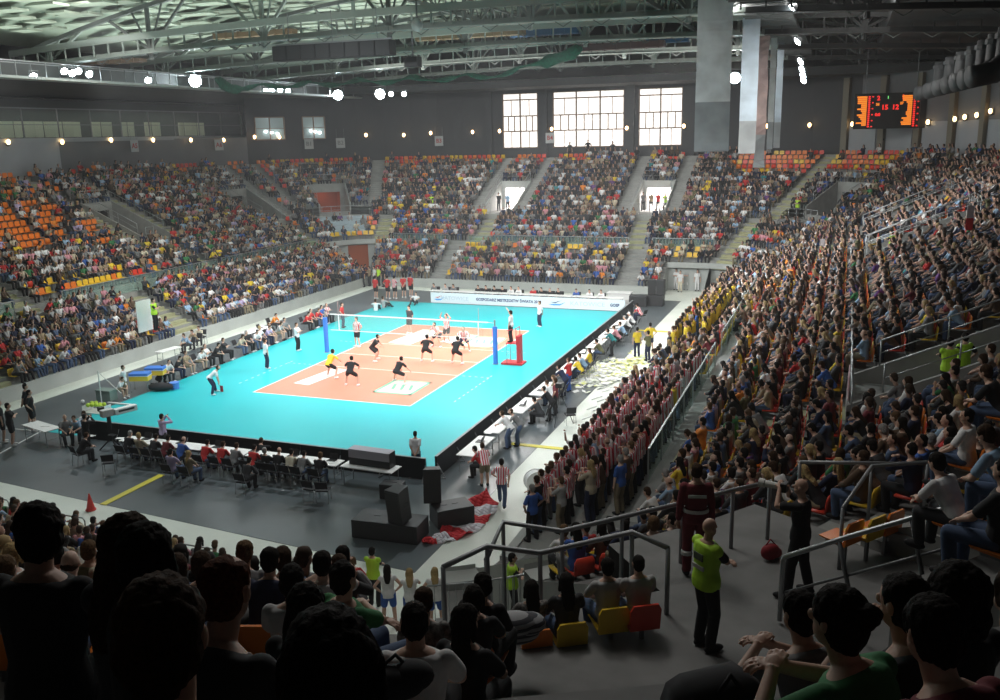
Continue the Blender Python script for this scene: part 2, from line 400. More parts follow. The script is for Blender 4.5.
wallseg(arc('far_left', 150, 180, DW, 5), zb, 13.0, 'wall_far_corner', WMD)
wallseg([SIDES['left'].P(Y1, DW), SIDES['left'].P(13.5, DW)], zb, 13.0, 'wall_left', WMD)
wallseg([SIDES['left'].P(13.5, DW), SIDES['left'].P(Y0, DW)], zb, 13.0, 'wall_left', WLT)
wallseg(arc('far_right', 90, 62, DW, 5), zb, zt, 'wall_far_corner', WDK); wallseg(arc('far_right', 62, 0, DW), zb, zt, 'wall_far_corner', WMD)
wallseg([SIDES['right'].P(Y1, DW), SIDES['right'].P(Y0, DW)], zb, zt, 'wall_right', WMD)
wallseg(arc('near_right', 0, -90, DW+3.5), zb, zt, 'wall_near_corner', WDK); wallseg([SIDES['near'].P(X1, DW+3.5), SIDES['near'].P(X0, DW+3.5)], zb, zt, 'wall_near', WDK)
for th in range(4, 60, 9):                     # pale panels and pilasters on the corner wall
    wallseg(arc('far_right', th, th+6.4, DW-.12, 2), 9.5, 13.0, 'wall_panel', WLT, .12)
    wallseg(arc('far_right', th+6.6, th+8.0, DW-.5, 1), 9.5, 17.0, 'wall_pilaster', mat('pilaster_tan', (.24,.22,.17), .7), .5)
for x in (-6.3, 2.8, 8.9, -12.4): wallseg([(x-.35, YF-.4), (x+.35, YF-.4)], 9.5, zt, 'wall_pilaster', WDK, .4)
# windows: frame, mullions, panes of daylight
SKYM = mat('daylight_pane', (1,.97,.94), .3, emit=1.15, ecol=(1,.93,.86)); FR = mat('window_frame_bronze', (.22,.15,.11), .5)
for i, (a, c) in enumerate(WIN):
    w = empty('window_%d' % (i+1), ((a+c)/2, YF+.1, wz0)); struct(w)
    L = c-a; H = wz1-wz0; b = MB()
    for x in (-L/2+.05, L/2-.05): b.box((x, 0, H/2), (.12, .14, H))
    for z in (.05, 1.75, 3.3, 4.95, H-.05): b.box((0, 0, z), (L-.2, .14, .12))
    nm = 2 if L < 5 else 3
    for q in range(1, nm): b.box((-L/2+q*L/nm, .01, H/2), (.14, .12, H-.2))
    for q in range(nm):
        for t in (.33, .67): b.box((-L/2+(q+t)*L/nm, .012, 2.52), (.09, .1, 1.5))
        b.box((-L/2+(q+.5)*L/nm, .012, 4.1), (.05, .08, 1.6)); b.box((-L/2+(q+.5)*L/nm, .012, .9), (.05, .08, 1.6))
    struct(b.build('window_frame', FR, w)); p = MB(); p.box((0, .12, H/2), (L-.1, .03, H-.1)); struct(p.build('window_pane', SKYM, w))
# gallery along the left wall
xg = X0-DW; b = MB(); b.box((xg-2.2, 2, 13.05), (5.0, 86, .34)); struct(b.build('floor_gallery', mat('gallery_slab', (.42,.46,.48), .6)))
wallseg([(xg-4.5, 45), (xg-4.5, -40)], 13.2, 16.6, 'wall_gallery', WDK)
g = empty('gallery_glazing', (xg+.1, 8, 13.22)); tag(g, 'long glazed gallery front with slim posts above the pale corner wall', 'glazing')
fb = MB(); pn = MB()
for i in range(19):
    y = -34+i*3.6; fb.box((0, y, 1.15), (.08, .08, 2.3))
    if i < 18: pn.box((0, y+1.8, 1.1), (.02, 3.4, 2.1))
fb.box((0, -1.6, 2.34), (.1, 65, .1)); fb.box((0, -1.6, 1.05), (.06, 65, .05))
fb.build('frame', STEELD, g); pn.build('glass', glassy('gallery_glass', (.3,.4,.42), .035), g)
PALE = mat('screen_beige', (.75,.69,.58), .7); wy = [(27.2,2.2),(23.9,1.6),(14.6,7.2),(20.6,2.4),(33.0,4.0),(9.6,2.6),(2.0,2.2)]
for i, (y, w) in enumerate(wy):
    s_ = empty('folding_screen', (xg-2.0, y, 13.22)); n = max(2, int(w/1.0))
    tag(s_, 'beige folding screen of %s panels behind the gallery glass, %s along from the far end' % (('two','two','two','three','four','five','six','seven')[n], ordinal(sorted([q[0] for q in wy], reverse=True).index(y))), 'screen', 'gallery screens')
    for q in range(n):
        pb = MB(); pb.box((0.06*(q % 2), -w/2+(q+.5)*w/n, .72), (.05, w/n-.06, 1.3), rz=.12*(-1)**q); pb.build('panel', PALE, s_)
    fe = MB(); [fe.box((0, -w/2+w*q, .03), (.4, .06, .06)) for q in (.1, .9)]; fe.build('foot', STEELD, s_)
# lit corner boxes in the far-left wall
for a, c in ((139.5, 147.5), (128.5, 134.5)):
    S = SIDES['far_left']; b = MB(); P = [S.P(a, DW-.1, 12.7), S.P(c, DW-.1, 12.7), S.P(c, DW-.1, 15.0), S.P(a, DW-.1, 15.0)]
    w = empty('window_corner', P[0]); struct(w); Pi = [p-P[0] for p in P]
    b.quad(*Pi); struct(b.build('window_pane', mat('box_glass_lit', (.28,.36,.36), .08, emit=.12, ecol=(.6,.75,.75)), w))
    f = MB(); [f.bar(Pi[j], Pi[(j+1) % 4], .12, .12) for j in range(4)]; f.bar((Pi[0]+Pi[1])/2, (Pi[2]+Pi[3])/2, .1); f.bar((Pi[0]+Pi[3])/2, (Pi[2]+Pi[1])/2, .06); struct(f.build('window_frame', FR, w))
    LM = mat('box_lamp', (1,1,1), emit=14.0)
    for q in (.25, .45, .65):
        lb = MB(); p = Pi[0].lerp(Pi[1], q)+Vector((.12, -.15, .5+.5*q)); lb.ell(p, (.14, .14, .1)); struct(lb.build('window_lamp', LM, w))
def on_y(px, py, y):
    d = CF+CR*((px-500)/FPX)-CU*((py-350)/FPX); return CP+d*((y-CP.y)/d.y)
# ================================================================== THE ROOF
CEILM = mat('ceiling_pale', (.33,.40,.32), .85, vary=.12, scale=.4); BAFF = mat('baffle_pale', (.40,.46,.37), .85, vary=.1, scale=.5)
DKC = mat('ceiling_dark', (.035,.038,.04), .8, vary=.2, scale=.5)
def vz(x): return 24.6-.0042*x*x
b = MB(); xs = [-34+i*4 for i in range(14)]
for a, c in zip(xs, xs[1:]): b.quad((a, -50, vz(a)), (a, 50, vz(a)), (c, 50, vz(c)), (c, -50, vz(c)))
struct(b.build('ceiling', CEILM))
b = MB(); r = random.Random(3)
for i in range(26):
    y = -8+i*1.9
    x = -31+r.random()*2
    while x < 16:
        L = r.choice((1.6, 2.4, 3.2)); z = vz(x+L/2)-.28-r.choice((0, .1, .2)); b.box((x+L/2, y+r.choice((0,.4)), z), (L, 1.35, .14)); x += L+.12
struct(b.build('ceiling_panel', BAFF))
# dark soffit over the outer rows
b = MB()
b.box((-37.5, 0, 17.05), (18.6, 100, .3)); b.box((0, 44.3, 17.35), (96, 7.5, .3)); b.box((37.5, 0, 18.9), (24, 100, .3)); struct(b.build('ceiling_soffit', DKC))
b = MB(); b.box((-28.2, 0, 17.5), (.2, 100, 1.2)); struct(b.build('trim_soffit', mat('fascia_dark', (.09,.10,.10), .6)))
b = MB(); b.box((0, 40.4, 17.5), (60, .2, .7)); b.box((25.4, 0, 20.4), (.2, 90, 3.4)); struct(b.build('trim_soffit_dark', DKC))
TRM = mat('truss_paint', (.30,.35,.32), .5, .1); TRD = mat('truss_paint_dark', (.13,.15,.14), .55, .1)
TRSHADE = mat('truss_paint_black', (.025,.028,.028), .6)  # near-black copy of the truss paint, roof shade put into the colour
def tz(x): return 19.05-.0009*x*x
names = {41.5: 'in front of the glazed end wall', 29.5: 'second out from the glazed end wall', 17.5: 'holding up the gathered green net', 5.5: 'with the long loudspeaker cluster behind it', }
for y, nm in names.items():
    t = empty('roof_truss', (0, y, 0)); tag(t, 'grey steel roof truss with railed lower beam, '+nm, 'truss', 'roof trusses')
    xs = [-33+i*3.0 for i in range(24)]
    b = MB()
    for a, c in zip(xs, xs[1:]):
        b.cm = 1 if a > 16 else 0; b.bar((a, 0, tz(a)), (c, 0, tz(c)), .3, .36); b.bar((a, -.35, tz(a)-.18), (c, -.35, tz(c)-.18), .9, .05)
    b.build('bottom_beam', [TRM, TRSHADE], t)
    b = MB()
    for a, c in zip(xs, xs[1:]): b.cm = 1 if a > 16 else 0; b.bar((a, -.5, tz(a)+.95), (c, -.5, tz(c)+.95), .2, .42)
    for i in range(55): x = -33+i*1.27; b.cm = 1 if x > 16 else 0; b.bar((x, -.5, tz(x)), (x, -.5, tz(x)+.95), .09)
    b.build('guard_rail', [TRM, TRSHADE], t)
    b = MB()
    for a, c in zip(xs, xs[1:]): b.bar((a, 0, vz(a)-1.2), (c, 0, vz(c)-1.2), .26, .26)
    b.build('top_beam', TRD, t)
    for i in range(8):
        x = -30+i*9.0; b = MB(); b.bar((x, 0, tz(x)), (x, 0, vz(x)-1.2), .22)
        for q in (-3.4, -1.3, 1.3, 3.4): b.bar((x, 0, tz(x)+.1), (x+q, .02*q, vz(x+q)-1.2), .16 if abs(q) > 2 else .1)
        b.cyl((x, 0, tz(x)-.55), (x, 0, tz(x)+.2), .16, n=8); b.build('strut', TRSHADE if x > 16 else TRD if i % 2 else TRM, t)
    b = MB()
    for i in range(30): x = -32+i*2.2; b.bar((x, -.4, tz(x)-.2), (x+.5, -.4, tz(x)-.5), .05); b.bar((x+1, -.4, tz(x)-.2), (x+.5, -.4, tz(x)-.5), .05)
    b.build('hanger', TRD, t)['kind'] = 'stuff'
for x, nm in ((-4, 'over the middle of the court'), (10, 'over the long side table row')):
    b = MB(); b.bar((x, -22, 21.4), (x, 41, 21.4), .22, .3)
    for i in range(31): y = -21+i*2; b.bar((x, y, 21.4), (x, y+1, 22.6), .09); b.bar((x, y+1, 22.6), (x, y+2, 21.4), .09)
    b.bar((x, -22, 22.6), (x, 41, 22.6), .16)
    o = b.build('purlin_truss', TRD); tag(o, 'slim lattice girder running lengthwise under the roof, '+nm, 'girder', 'lengthwise girders')
# ducts in the roof space
for (px, py, z, L, col, nm, w) in ((545, 31, 20.6, 5.5, (.06,.2,.42), 'blue', .9), (668, 39, 20.4, 3.2, (.06,.22,.5), 'blue short', .8), (470, 35, 20.8, 9, (.4,.28,.15), 'tan', .6), (255, 34, 20.4, 7, (.42,.27,.14), 'ochre', .5), (620, 46, 20.0, 7, (.3,.16,.16), 'maroon', .7), (110, 62, 18.6, 6, (.35,.22,.13), 'brown', .35)):
    p = along(px, py, 76); col = tuple(q*.55 for q in col); w = w*.7; b = MB(); b.box((p.x, p.y, p.z), (L, .8, w))
    for i in range(int(L/1.1)+1): b.box((p.x-L/2+i*1.1, p.y, p.z), (.08, .9, w+.1))
    o = b.build('air_duct', mat('duct_'+nm.replace(' ', '_'), col, .5)); tag(o, nm+' ribbed air duct hung high among the roof trusses', 'duct')
# catwalks
CW = mat('catwalk_grey', (.45,.5,.48), .5)
t = empty('catwalk', (-26.8, 0, 16.9)); tag(t, 'pale lamp catwalk running along the edge of the dark soffit', 'catwalk')
b = MB(); b.box((0, 4, 0), (1.4, 84, .16)); b.build('deck', CW, t)
b = MB(); [b.box((q, 4, 1.0), (.06, 84, .06)) for q in (-.65, .65)]; [b.box((q, -37+i*2.4, .5), (.05, .05, 1)) for q in (-.65, .65) for i in range(35)]; b.build('railing', STEEL, t)
t = empty('catwalk', (18.6, 0, 19.4)); tag(t, 'dark ribbed catwalk with the hanging banners below it', 'catwalk')
b = MB(); b.box((0, 2, 0), (2.6, 84, .2)); b.build('deck', DKC, t)
b = MB(); [b.box((0, -39+i*.9, -.2), (2.7, .14, .3)) for i in range(92)]; b.build('joists', mat('joist_grey', (.16,.17,.17), .6), t)
b = MB(); [b.box((q, 2, 1.0), (.06, 84, .06)) for q in (-1.25, 1.25)]; b.build('railing', STEELD, t)
# hanging banners, one per spot under the catwalk edge
BAN = mat('banner_cloth', (.62,.64,.64), .85, vary=.22, scale=.8); BAN2 = mat('banner_cloth_lower', (.3,.32,.33), .85, vary=.2, scale=.9); BANP = mat('banner_pinkish', (.42,.3,.28), .85, vary=.3, scale=.8); BANB = mat('banner_bluish', (.45,.53,.6), .85, vary=.25, scale=.7)
for i, (px, y, w, zb_, mm, nm) in enumerate(((713, 4, 1.8, 11.55, BAN, 'widest pale hanging banner, largest of the row above the end stand'), (749, 13, 1.02, 11.2, BANB, 'bluish hanging banner beside the widest pale one'), (762, 19, .75, 10.1, BANP, 'twisted pinkish hanging banner, longest of the row'), (772, 25, .42, 11.2, BAN, 'narrow pale hanging banner just past the pinkish one'), (779, 30, .5, 11.2, BANB, 'last and slimmest hanging banner of the row'))):
    d = CF+CR*((px-500)/FPX); x = CP.x+(y-CP.y)/d.y*d.x
    x = on_y(px, 90, y).x; H0 = 23.8 if i == 0 else 20.6
    t = empty('hanging_banner', (x, y, 0), rz=.18 if i else .1); tag(t, nm, 'banner', 'hanging banners'); b = MB(); n = 24; H = H0-zb_
    tw = .5 if mm is BANP else .12
    rg = []
    for k in range(n+1):
        z = zb_+H*k/n; a = tw*math.sin(k*.5)*(1 if mm is BANP else .5); q = .06*math.sin(k*.9)
        c_, s_ = math.cos(a), math.sin(a); rg.append([(-w/2*c_, q-w/2*s_, z), (w/2*c_, q+w/2*s_, z), (w/2*c_, q+w/2*s_+.012, z), (-w/2*c_, q-w/2*s_+.012, z)])
    b.rings(rg); b.build('cloth', mm, t, smooth=False)
    b = MB(); b.rings([[(p[0]*1.003, p[1]-.012, p[2]) for p in r_[:2]]+[(p[0]*1.003, p[1]-.004, p[2]) for p in r_[1::-1]] for r_ in rg[:6]]); b.build('printed_band', BAN2, t)
    b = MB(); b.cyl((-w/2-.05, 0, H0), (w/2+.05, 0, H0), .05); b.build('top_pole', STEELD, t); b = MB(); b.cyl((-w/2*math.cos(0), 0, zb_), (w/2, 0, zb_), .03); b.build('bottom_pole', STEELD, t)
# gathered green net
b = MB(); GN = mat('net_green', (.008,.12,.07), .8, vary=.35, scale=5)
pts = []
for i in range(61):
    u = i/60; x = -26.6+u*31.8; sag = .38*abs(math.sin(u*PI*7.0)); z = 17.2+1.35*max(0, (u-.75)/.25)**1.6-sag*(1 if u < .85 else .3)+(.5*max(0, (.05-u)/.05)); pts.append((x, 19.6, z))
rg = []
for i, p in enumerate(pts):
    rr = (.15+.08*math.sin(i*1.3)+(.30 if i < 5 or i > 54 else 0))*(1 if 0 < i < 60 else .3); rg.append([(p[0], p[1]+.5*rr*math.cos(2*PI*j/8), p[2]+rr*math.sin(2*PI*j/8)) for j in range(8)])
b.rings(rg); tag(b.build('ball_net', GN, smooth=True), 'gathered dark green net drooping in swags below the roof trusses', 'net')
# loudspeaker cluster
q_ = on_y(333, 51, 3.2); t = empty('loudspeaker_cluster', q_[:]); tag(t, 'long black loudspeaker cluster hung level under the roof', 'loudspeaker')
BLK = mat('black_matte', (.012,.012,.014), .6); BLK2 = mat('black_grille', (.03,.03,.032), .7)
for i in range(8):
    b = MB(); b.box((-3.5+i*1.0, 0, 0), (.96, .8, .86)); o = b.build('cabinet', BLK, t, bevel=.02); b = MB(); b.box((-3.5+i*1.0, -.42, 0), (.86, .03, .74)); b.build('grille', BLK2, o)
b = MB(); [b.cyl((q, 0, .4), (q, 0, 2.3), .025) for q in (-3, 0, 3)]; b.box((0, 0, .5), (7.9, .12, .1)); b.build('hanger', STEELD, t)
for i, (px, py, d, s, nm) in enumerate(((413, 40, 60, .5, 'boxy dark projector hung beside the green net'), (417, 23, 50, .5, 'small pale dome camera on a drop pole under the roof'))):
    p = along(px, py+ (22 if i == 0 else 0), d); t = empty('ceiling_projector' if i == 0 else 'dome_camera', p[:]); tag(t, nm, 'projector' if i == 0 else 'camera')
    b = MB(); b.box((0,0,0), (s*1.8, s*1.4, s*1.2)) if i == 0 else b.ell((0,0,-.1), (.3,.3,.34)); b.build('housing', BLK if i == 0 else CW, t, bevel=.02 if i == 0 else 0)
    b = MB(); b.cyl((0,0,s*.3), (0,0,2.4), .05); b.build('pole', STEELD, t)
# ------------------------------------------------------------------ floodlights
LENS = mat('flood_lens', (1,1,1), .2, emit=160.0, ecol=(.82,.95,1.0)); LENS2 = mat('flood_lens_small', (1,1,1), .2, emit=60.0, ecol=(.85,.95,1.0))
def flood(p, aim, big, label):
    p = Vector(p); d = (Vector(aim)-p).normalized(); q = d.to_track_quat('Y', 'Z').to_matrix()
    t = empty('floodlight', p[:]); tag(t, label, 'floodlight', 'court floodlights'); s = .5 if big else .25
    b = MB(); rg = []
    for yy, rr in ((-.5, .35), (-.35, .6), (0, 1.0), (.12, 1.05), (.12, .95)): rg.append([q @ Vector((s*rr*math.cos(2*PI*j/14), s*2*yy, s*rr*math.sin(2*PI*j/14))) for j in range(14)])
    b.rings(rg, cap1=False); b.build('housing', STEELD, t, smooth=False)
    b = MB(); b.rings([[q @ Vector((s*.94*math.cos(2*PI*j/14), s*.2, s*.94*math.sin(2*PI*j/14))) for j in range(14)], [q @ Vector((s*.7*math.cos(2*PI*j/14), s*.3, s*.7*math.sin(2*PI*j/14))) for j in range(14)]]); b.build('lens', LENS if big else LENS2, t)
    b = MB(); b.bar(q @ Vector((-s*1.15, 0, 0)), q @ Vector((-s*1.15, 0, s*1.5)), .04); b.bar(q @ Vector((s*1.15, 0, 0)), q @ Vector((s*1.15, 0, s*1.5)), .04); b.bar(q @ Vector((-s*1.15, 0, s*1.5)), q @ Vector((s*1.15, 0, s*1.5)), .04); b.build('yoke', STEELD, t)
def on_x(px, py, x):
    d = CF+CR*((px-500)/FPX)-CU*((py-350)/FPX); return CP+d*((x-CP.x)/d.x)
LF = [(64,71,0),(72,73,0),(78,71,0),(89,74,0),(33,76,0),(148,80,0),(195,81,1),(266,91,0),(272,91,0),(280,90,0),(288,91,0),(338,95,1),(380,94,1),(391,94,0),(404,94,0)]
for i, (px, py, big) in enumerate(LF):
    p = on_x(px, py, -27.0) if px < 300 else on_y(px, py, 38.5); flood(p, (12, -30, 8) if big else (2, -8, 0), big, '%s floodlight, %s from the gallery end of the lamp row' % ('large glaring' if big else 'small round', ordinal(sorted(q[0] for q in LF).index(px))))
flood(on_y(735, 78, 38.5), (18, -40, 10), 1, 'large glaring floodlight beside the widest pale hanging banner')
RF = [(793,8),(798,41),(801,61),(802.5,69),(803.5,75),(804,80)]
for i, (px, py) in enumerate(RF): flood(on_x(px, py, 20.4), (0, 0, 0), 0, 'small violet-white floodlight on the dark catwalk, %s down the row' % ordinal(i))
# ------------------------------------------------------------------ wall lamps and signs
BULB = mat('sconce_bulb', (1,.8,.5), .3, emit=9.0, ecol=(1,.62,.28))
def wall_hit(px, py, D=22.4):
    d = CF+CR*((px-500)/FPX)-CU*((py-350)/FPX)
    lo, hi = 20.0, 160.0
    f = lambda t: math.hypot(max(X0-(CP.x+d.x*t), 0, CP.x+d.x*t-X1), max(Y0-(CP.y+d.y*t), 0, CP.y+d.y*t-Y1))
    t = 40.0
    while t < 160 and f(t) < D: t += .05
    p = CP+d*t; nx = min(max(p.x, X0), X1); ny = min(max(p.y, Y0), Y1); return p, Vector((nx-p.x, ny-p.y, 0)).normalized()
SP = [(7,142),(61,142),(110,140),(152,140),(190,140),(223,140),(254,137),(279,137),(366,135),(404,135),(431,133),(473,132),(500,131),(552,129),(627,128),(684,126),(767,126),(810,125),(853,124),(929,122),(956,119),(966,117),(978,115),(992,111)]
for i, (px, py) in enumerate(SP):
    p, n = wall_hit(px, py); t = empty('wall_lamp', p[:], math.atan2(n.y, n.x)-PI/2); tag(t, 'warm glowing wall lamp, %s along the wall from the gallery end' % ordinal(i), 'lamp', 'wall lamps')
    b = MB(); b.ell((0, .14, 0), (.16, .12, .2)); b.build('bulb', BULB, t, smooth=True); b = MB(); b.box((0, -.03, -.05), (.16, .12, .5)); b.cyl((0, .1, -.34), (0, .1, -.2), .1, .16); b.build('bracket', STEELD, t)
SGN = mat('sign_white', (.55,.57,.57), .6); SGR = mat('sign_red', (.5,.04,.05), .6); SGG = mat('sign_grey', (.28,.29,.3), .6)
for px, py, tx, mm, nm in ((134.5,146,'A5',SGR,'white block sign with red A5 on the gallery wall'), (219,145,'A6',SGR,'white block sign with red A6 on the gallery wall'), (309,144,'B1',SGG,'grey block sign reading B1 on the dark wall'), (340.5,143,'B2',SGG,'grey block sign reading B2 on the dark wall'), (439,141,'B3',SGR,'white block sign with red B3 left of the windows on the dark wall'.replace('left of the windows ','')), (550,138,'B4',SGR,'grey block sign on the pillar between the tall windows'), (656+143,141,'C5',SGG,'')):
    if not nm: continue
    p, n = wall_hit(px, py, 22.0); t = empty('block_sign', p[:], math.atan2(n.y, n.x)+PI/2); tag(t, nm, 'sign', 'block signs')
    b = MB(); b.box((0, 0, 0), (.95, .05, 1.05)); b.build('board', SGN, t); text_mesh(tx, .62, 'x', mm, t, Matrix.Translation((0, -.03, 0)) @ Matrix.Rotation(PI/2, 4, 'X'), bold=.012)
    b = MB(); [b.cyl((q, 0, .5), (q, 0, 1.5), .012) for q in (-.4, .4)]; b.build('hanger', STEELD, t)
# ------------------------------------------------------------------ scoreboard
sb = empty('scoreboard', (26.6, 40.0, 13.95), .06); tag(sb, 'black electronic scoreboard with orange name columns hung in the dark corner', 'scoreboard')
b = MB(); b.box((0, .2, 0), (5.7, .4, 2.95)); b.build('cabinet', BLK, sb, bevel=.03)
b = MB(); [b.cyl((q, .2, 1.4), (q, .2, 5.2), .04) for q in (-2, 2)]; b.build('hanger', STEELD, sb)
LO = mat('led_orange', (1,.3,.02), emit=1.1, ecol=(1,.25,.02)); LR = mat('led_red', (1,.04,.03), emit=1.2, ecol=(1,.025,.02)); LG = mat('led_green', (.1,.8,.2), emit=1.2, ecol=(.2,.8,.2))
r = random.Random(11)
for side, x1 in (('home', -1.85), ('guest', 1.72)):
    b = MB()
    for i in range(15):
        L = r.choice((.35,.45,.6,.75)) if i not in (0, 13) else .8; b.box((x1-L/2, -.015, 1.18-i*.165), (L, .02, .115))
    b.build('name_column', LO, sb)
    b = MB()
    for i in range(16): b.box((x1+.18, -.015, 1.2-i*.165), (.16, .02, .1)); (i % 3 == 0) and b.box((x1+.46, -.015, 1.2-i*.165), (.12, .02, .09))
    b.build('number_column', LR, sb)
RX = Matrix.Rotation(PI/2, 4, 'X')
for tx, x, z, s, mm in (('2', -.95, 1.05, .5, LR), ('1', .98, 1.1, .5, LR), ('15', -.42, .28, .55, LR), ('12', .42, .28, .55, LR), ('1', -.2, 1.1, .3, LG), ('0:0', -.95, -.3, .34, LR), ('24', -1.0, .55, .26, LO), ('27', .9, .6, .26, LO)):
    text_mesh(tx, s, 'x', mm, sb, Matrix.Translation((x, -.02, z)) @ RX, bold=.015, name='digits')
sg = empty('block_sign', (25.7, 44.4, 11.15), .05); tag(sg, 'pale board hung under the black scoreboard', 'sign', 'block signs'); b = MB(); b.box((0,0,0), (2.6,.06,1.0)); b.build('board', mat('sign_pale', (.5,.53,.54), .6), sg)
text_mesh('B5', .7, 'x', SGG, sg, Matrix.Translation((.75, -.04, 0)) @ RX, bold=.01)
# curved elbow ducts in the far corner
DU = mat('duct_zinc', (.04,.043,.045), .65, .1)
for i in range(7):
    px = 940+i*11; p = along(px, 92-i*3.0, 62-i*3.5); b = MB(); pts = [p+Vector((0, 0, 1.7)), p+Vector((0,0,1.2)), p+Vector((-.05,-.1,.5)), p+Vector((-.5,-.5,.05)), p+Vector((-1.3,-.9,-.1))]
    b.tube(pts, .42, 12); t = empty('elbow_duct', p[:]); tag(t, 'curved zinc elbow duct in the dark corner, %s from the scoreboard' % ordinal(i), 'duct', 'elbow ducts')
    b.v = [(v[0]-p.x, v[1]-p.y, v[2]-p.z) for v in b.v]; b.build('pipe', DU, t, smooth=True); f = MB(); f.cyl((0,0,1.3), (0,0,1.5), .5, n=12); f.build('flange', DU, t)
# ================================================================== PEOPLE
def rotm(yaw=0, pitch=0, roll=0):
    return Matrix.Rotation(yaw, 3, 'Z') @ Matrix.Rotation(pitch, 3, 'X') @ Matrix.Rotation(roll, 3, 'Y')
def ik(S, T, l1, l2, hint):
    S = Vector(S); T = Vector(T); d = T-S; L = min(d.length, (l1+l2)*.998)
    if d.length < 1e-5: d = Vector((0,1,0))
    dn = d.normalized(); T = S+dn*L; a = (l1*l1-l2*l2+L*L)/(2*L); h = math.sqrt(max(l1*l1-a*a, 0))
    hv = Vector(hint); hv = hv-dn*hv.dot(dn)
    hv = hv.normalized() if hv.length > 1e-5 else Vector((0,0,1)); return S+dn*a+hv*h, T
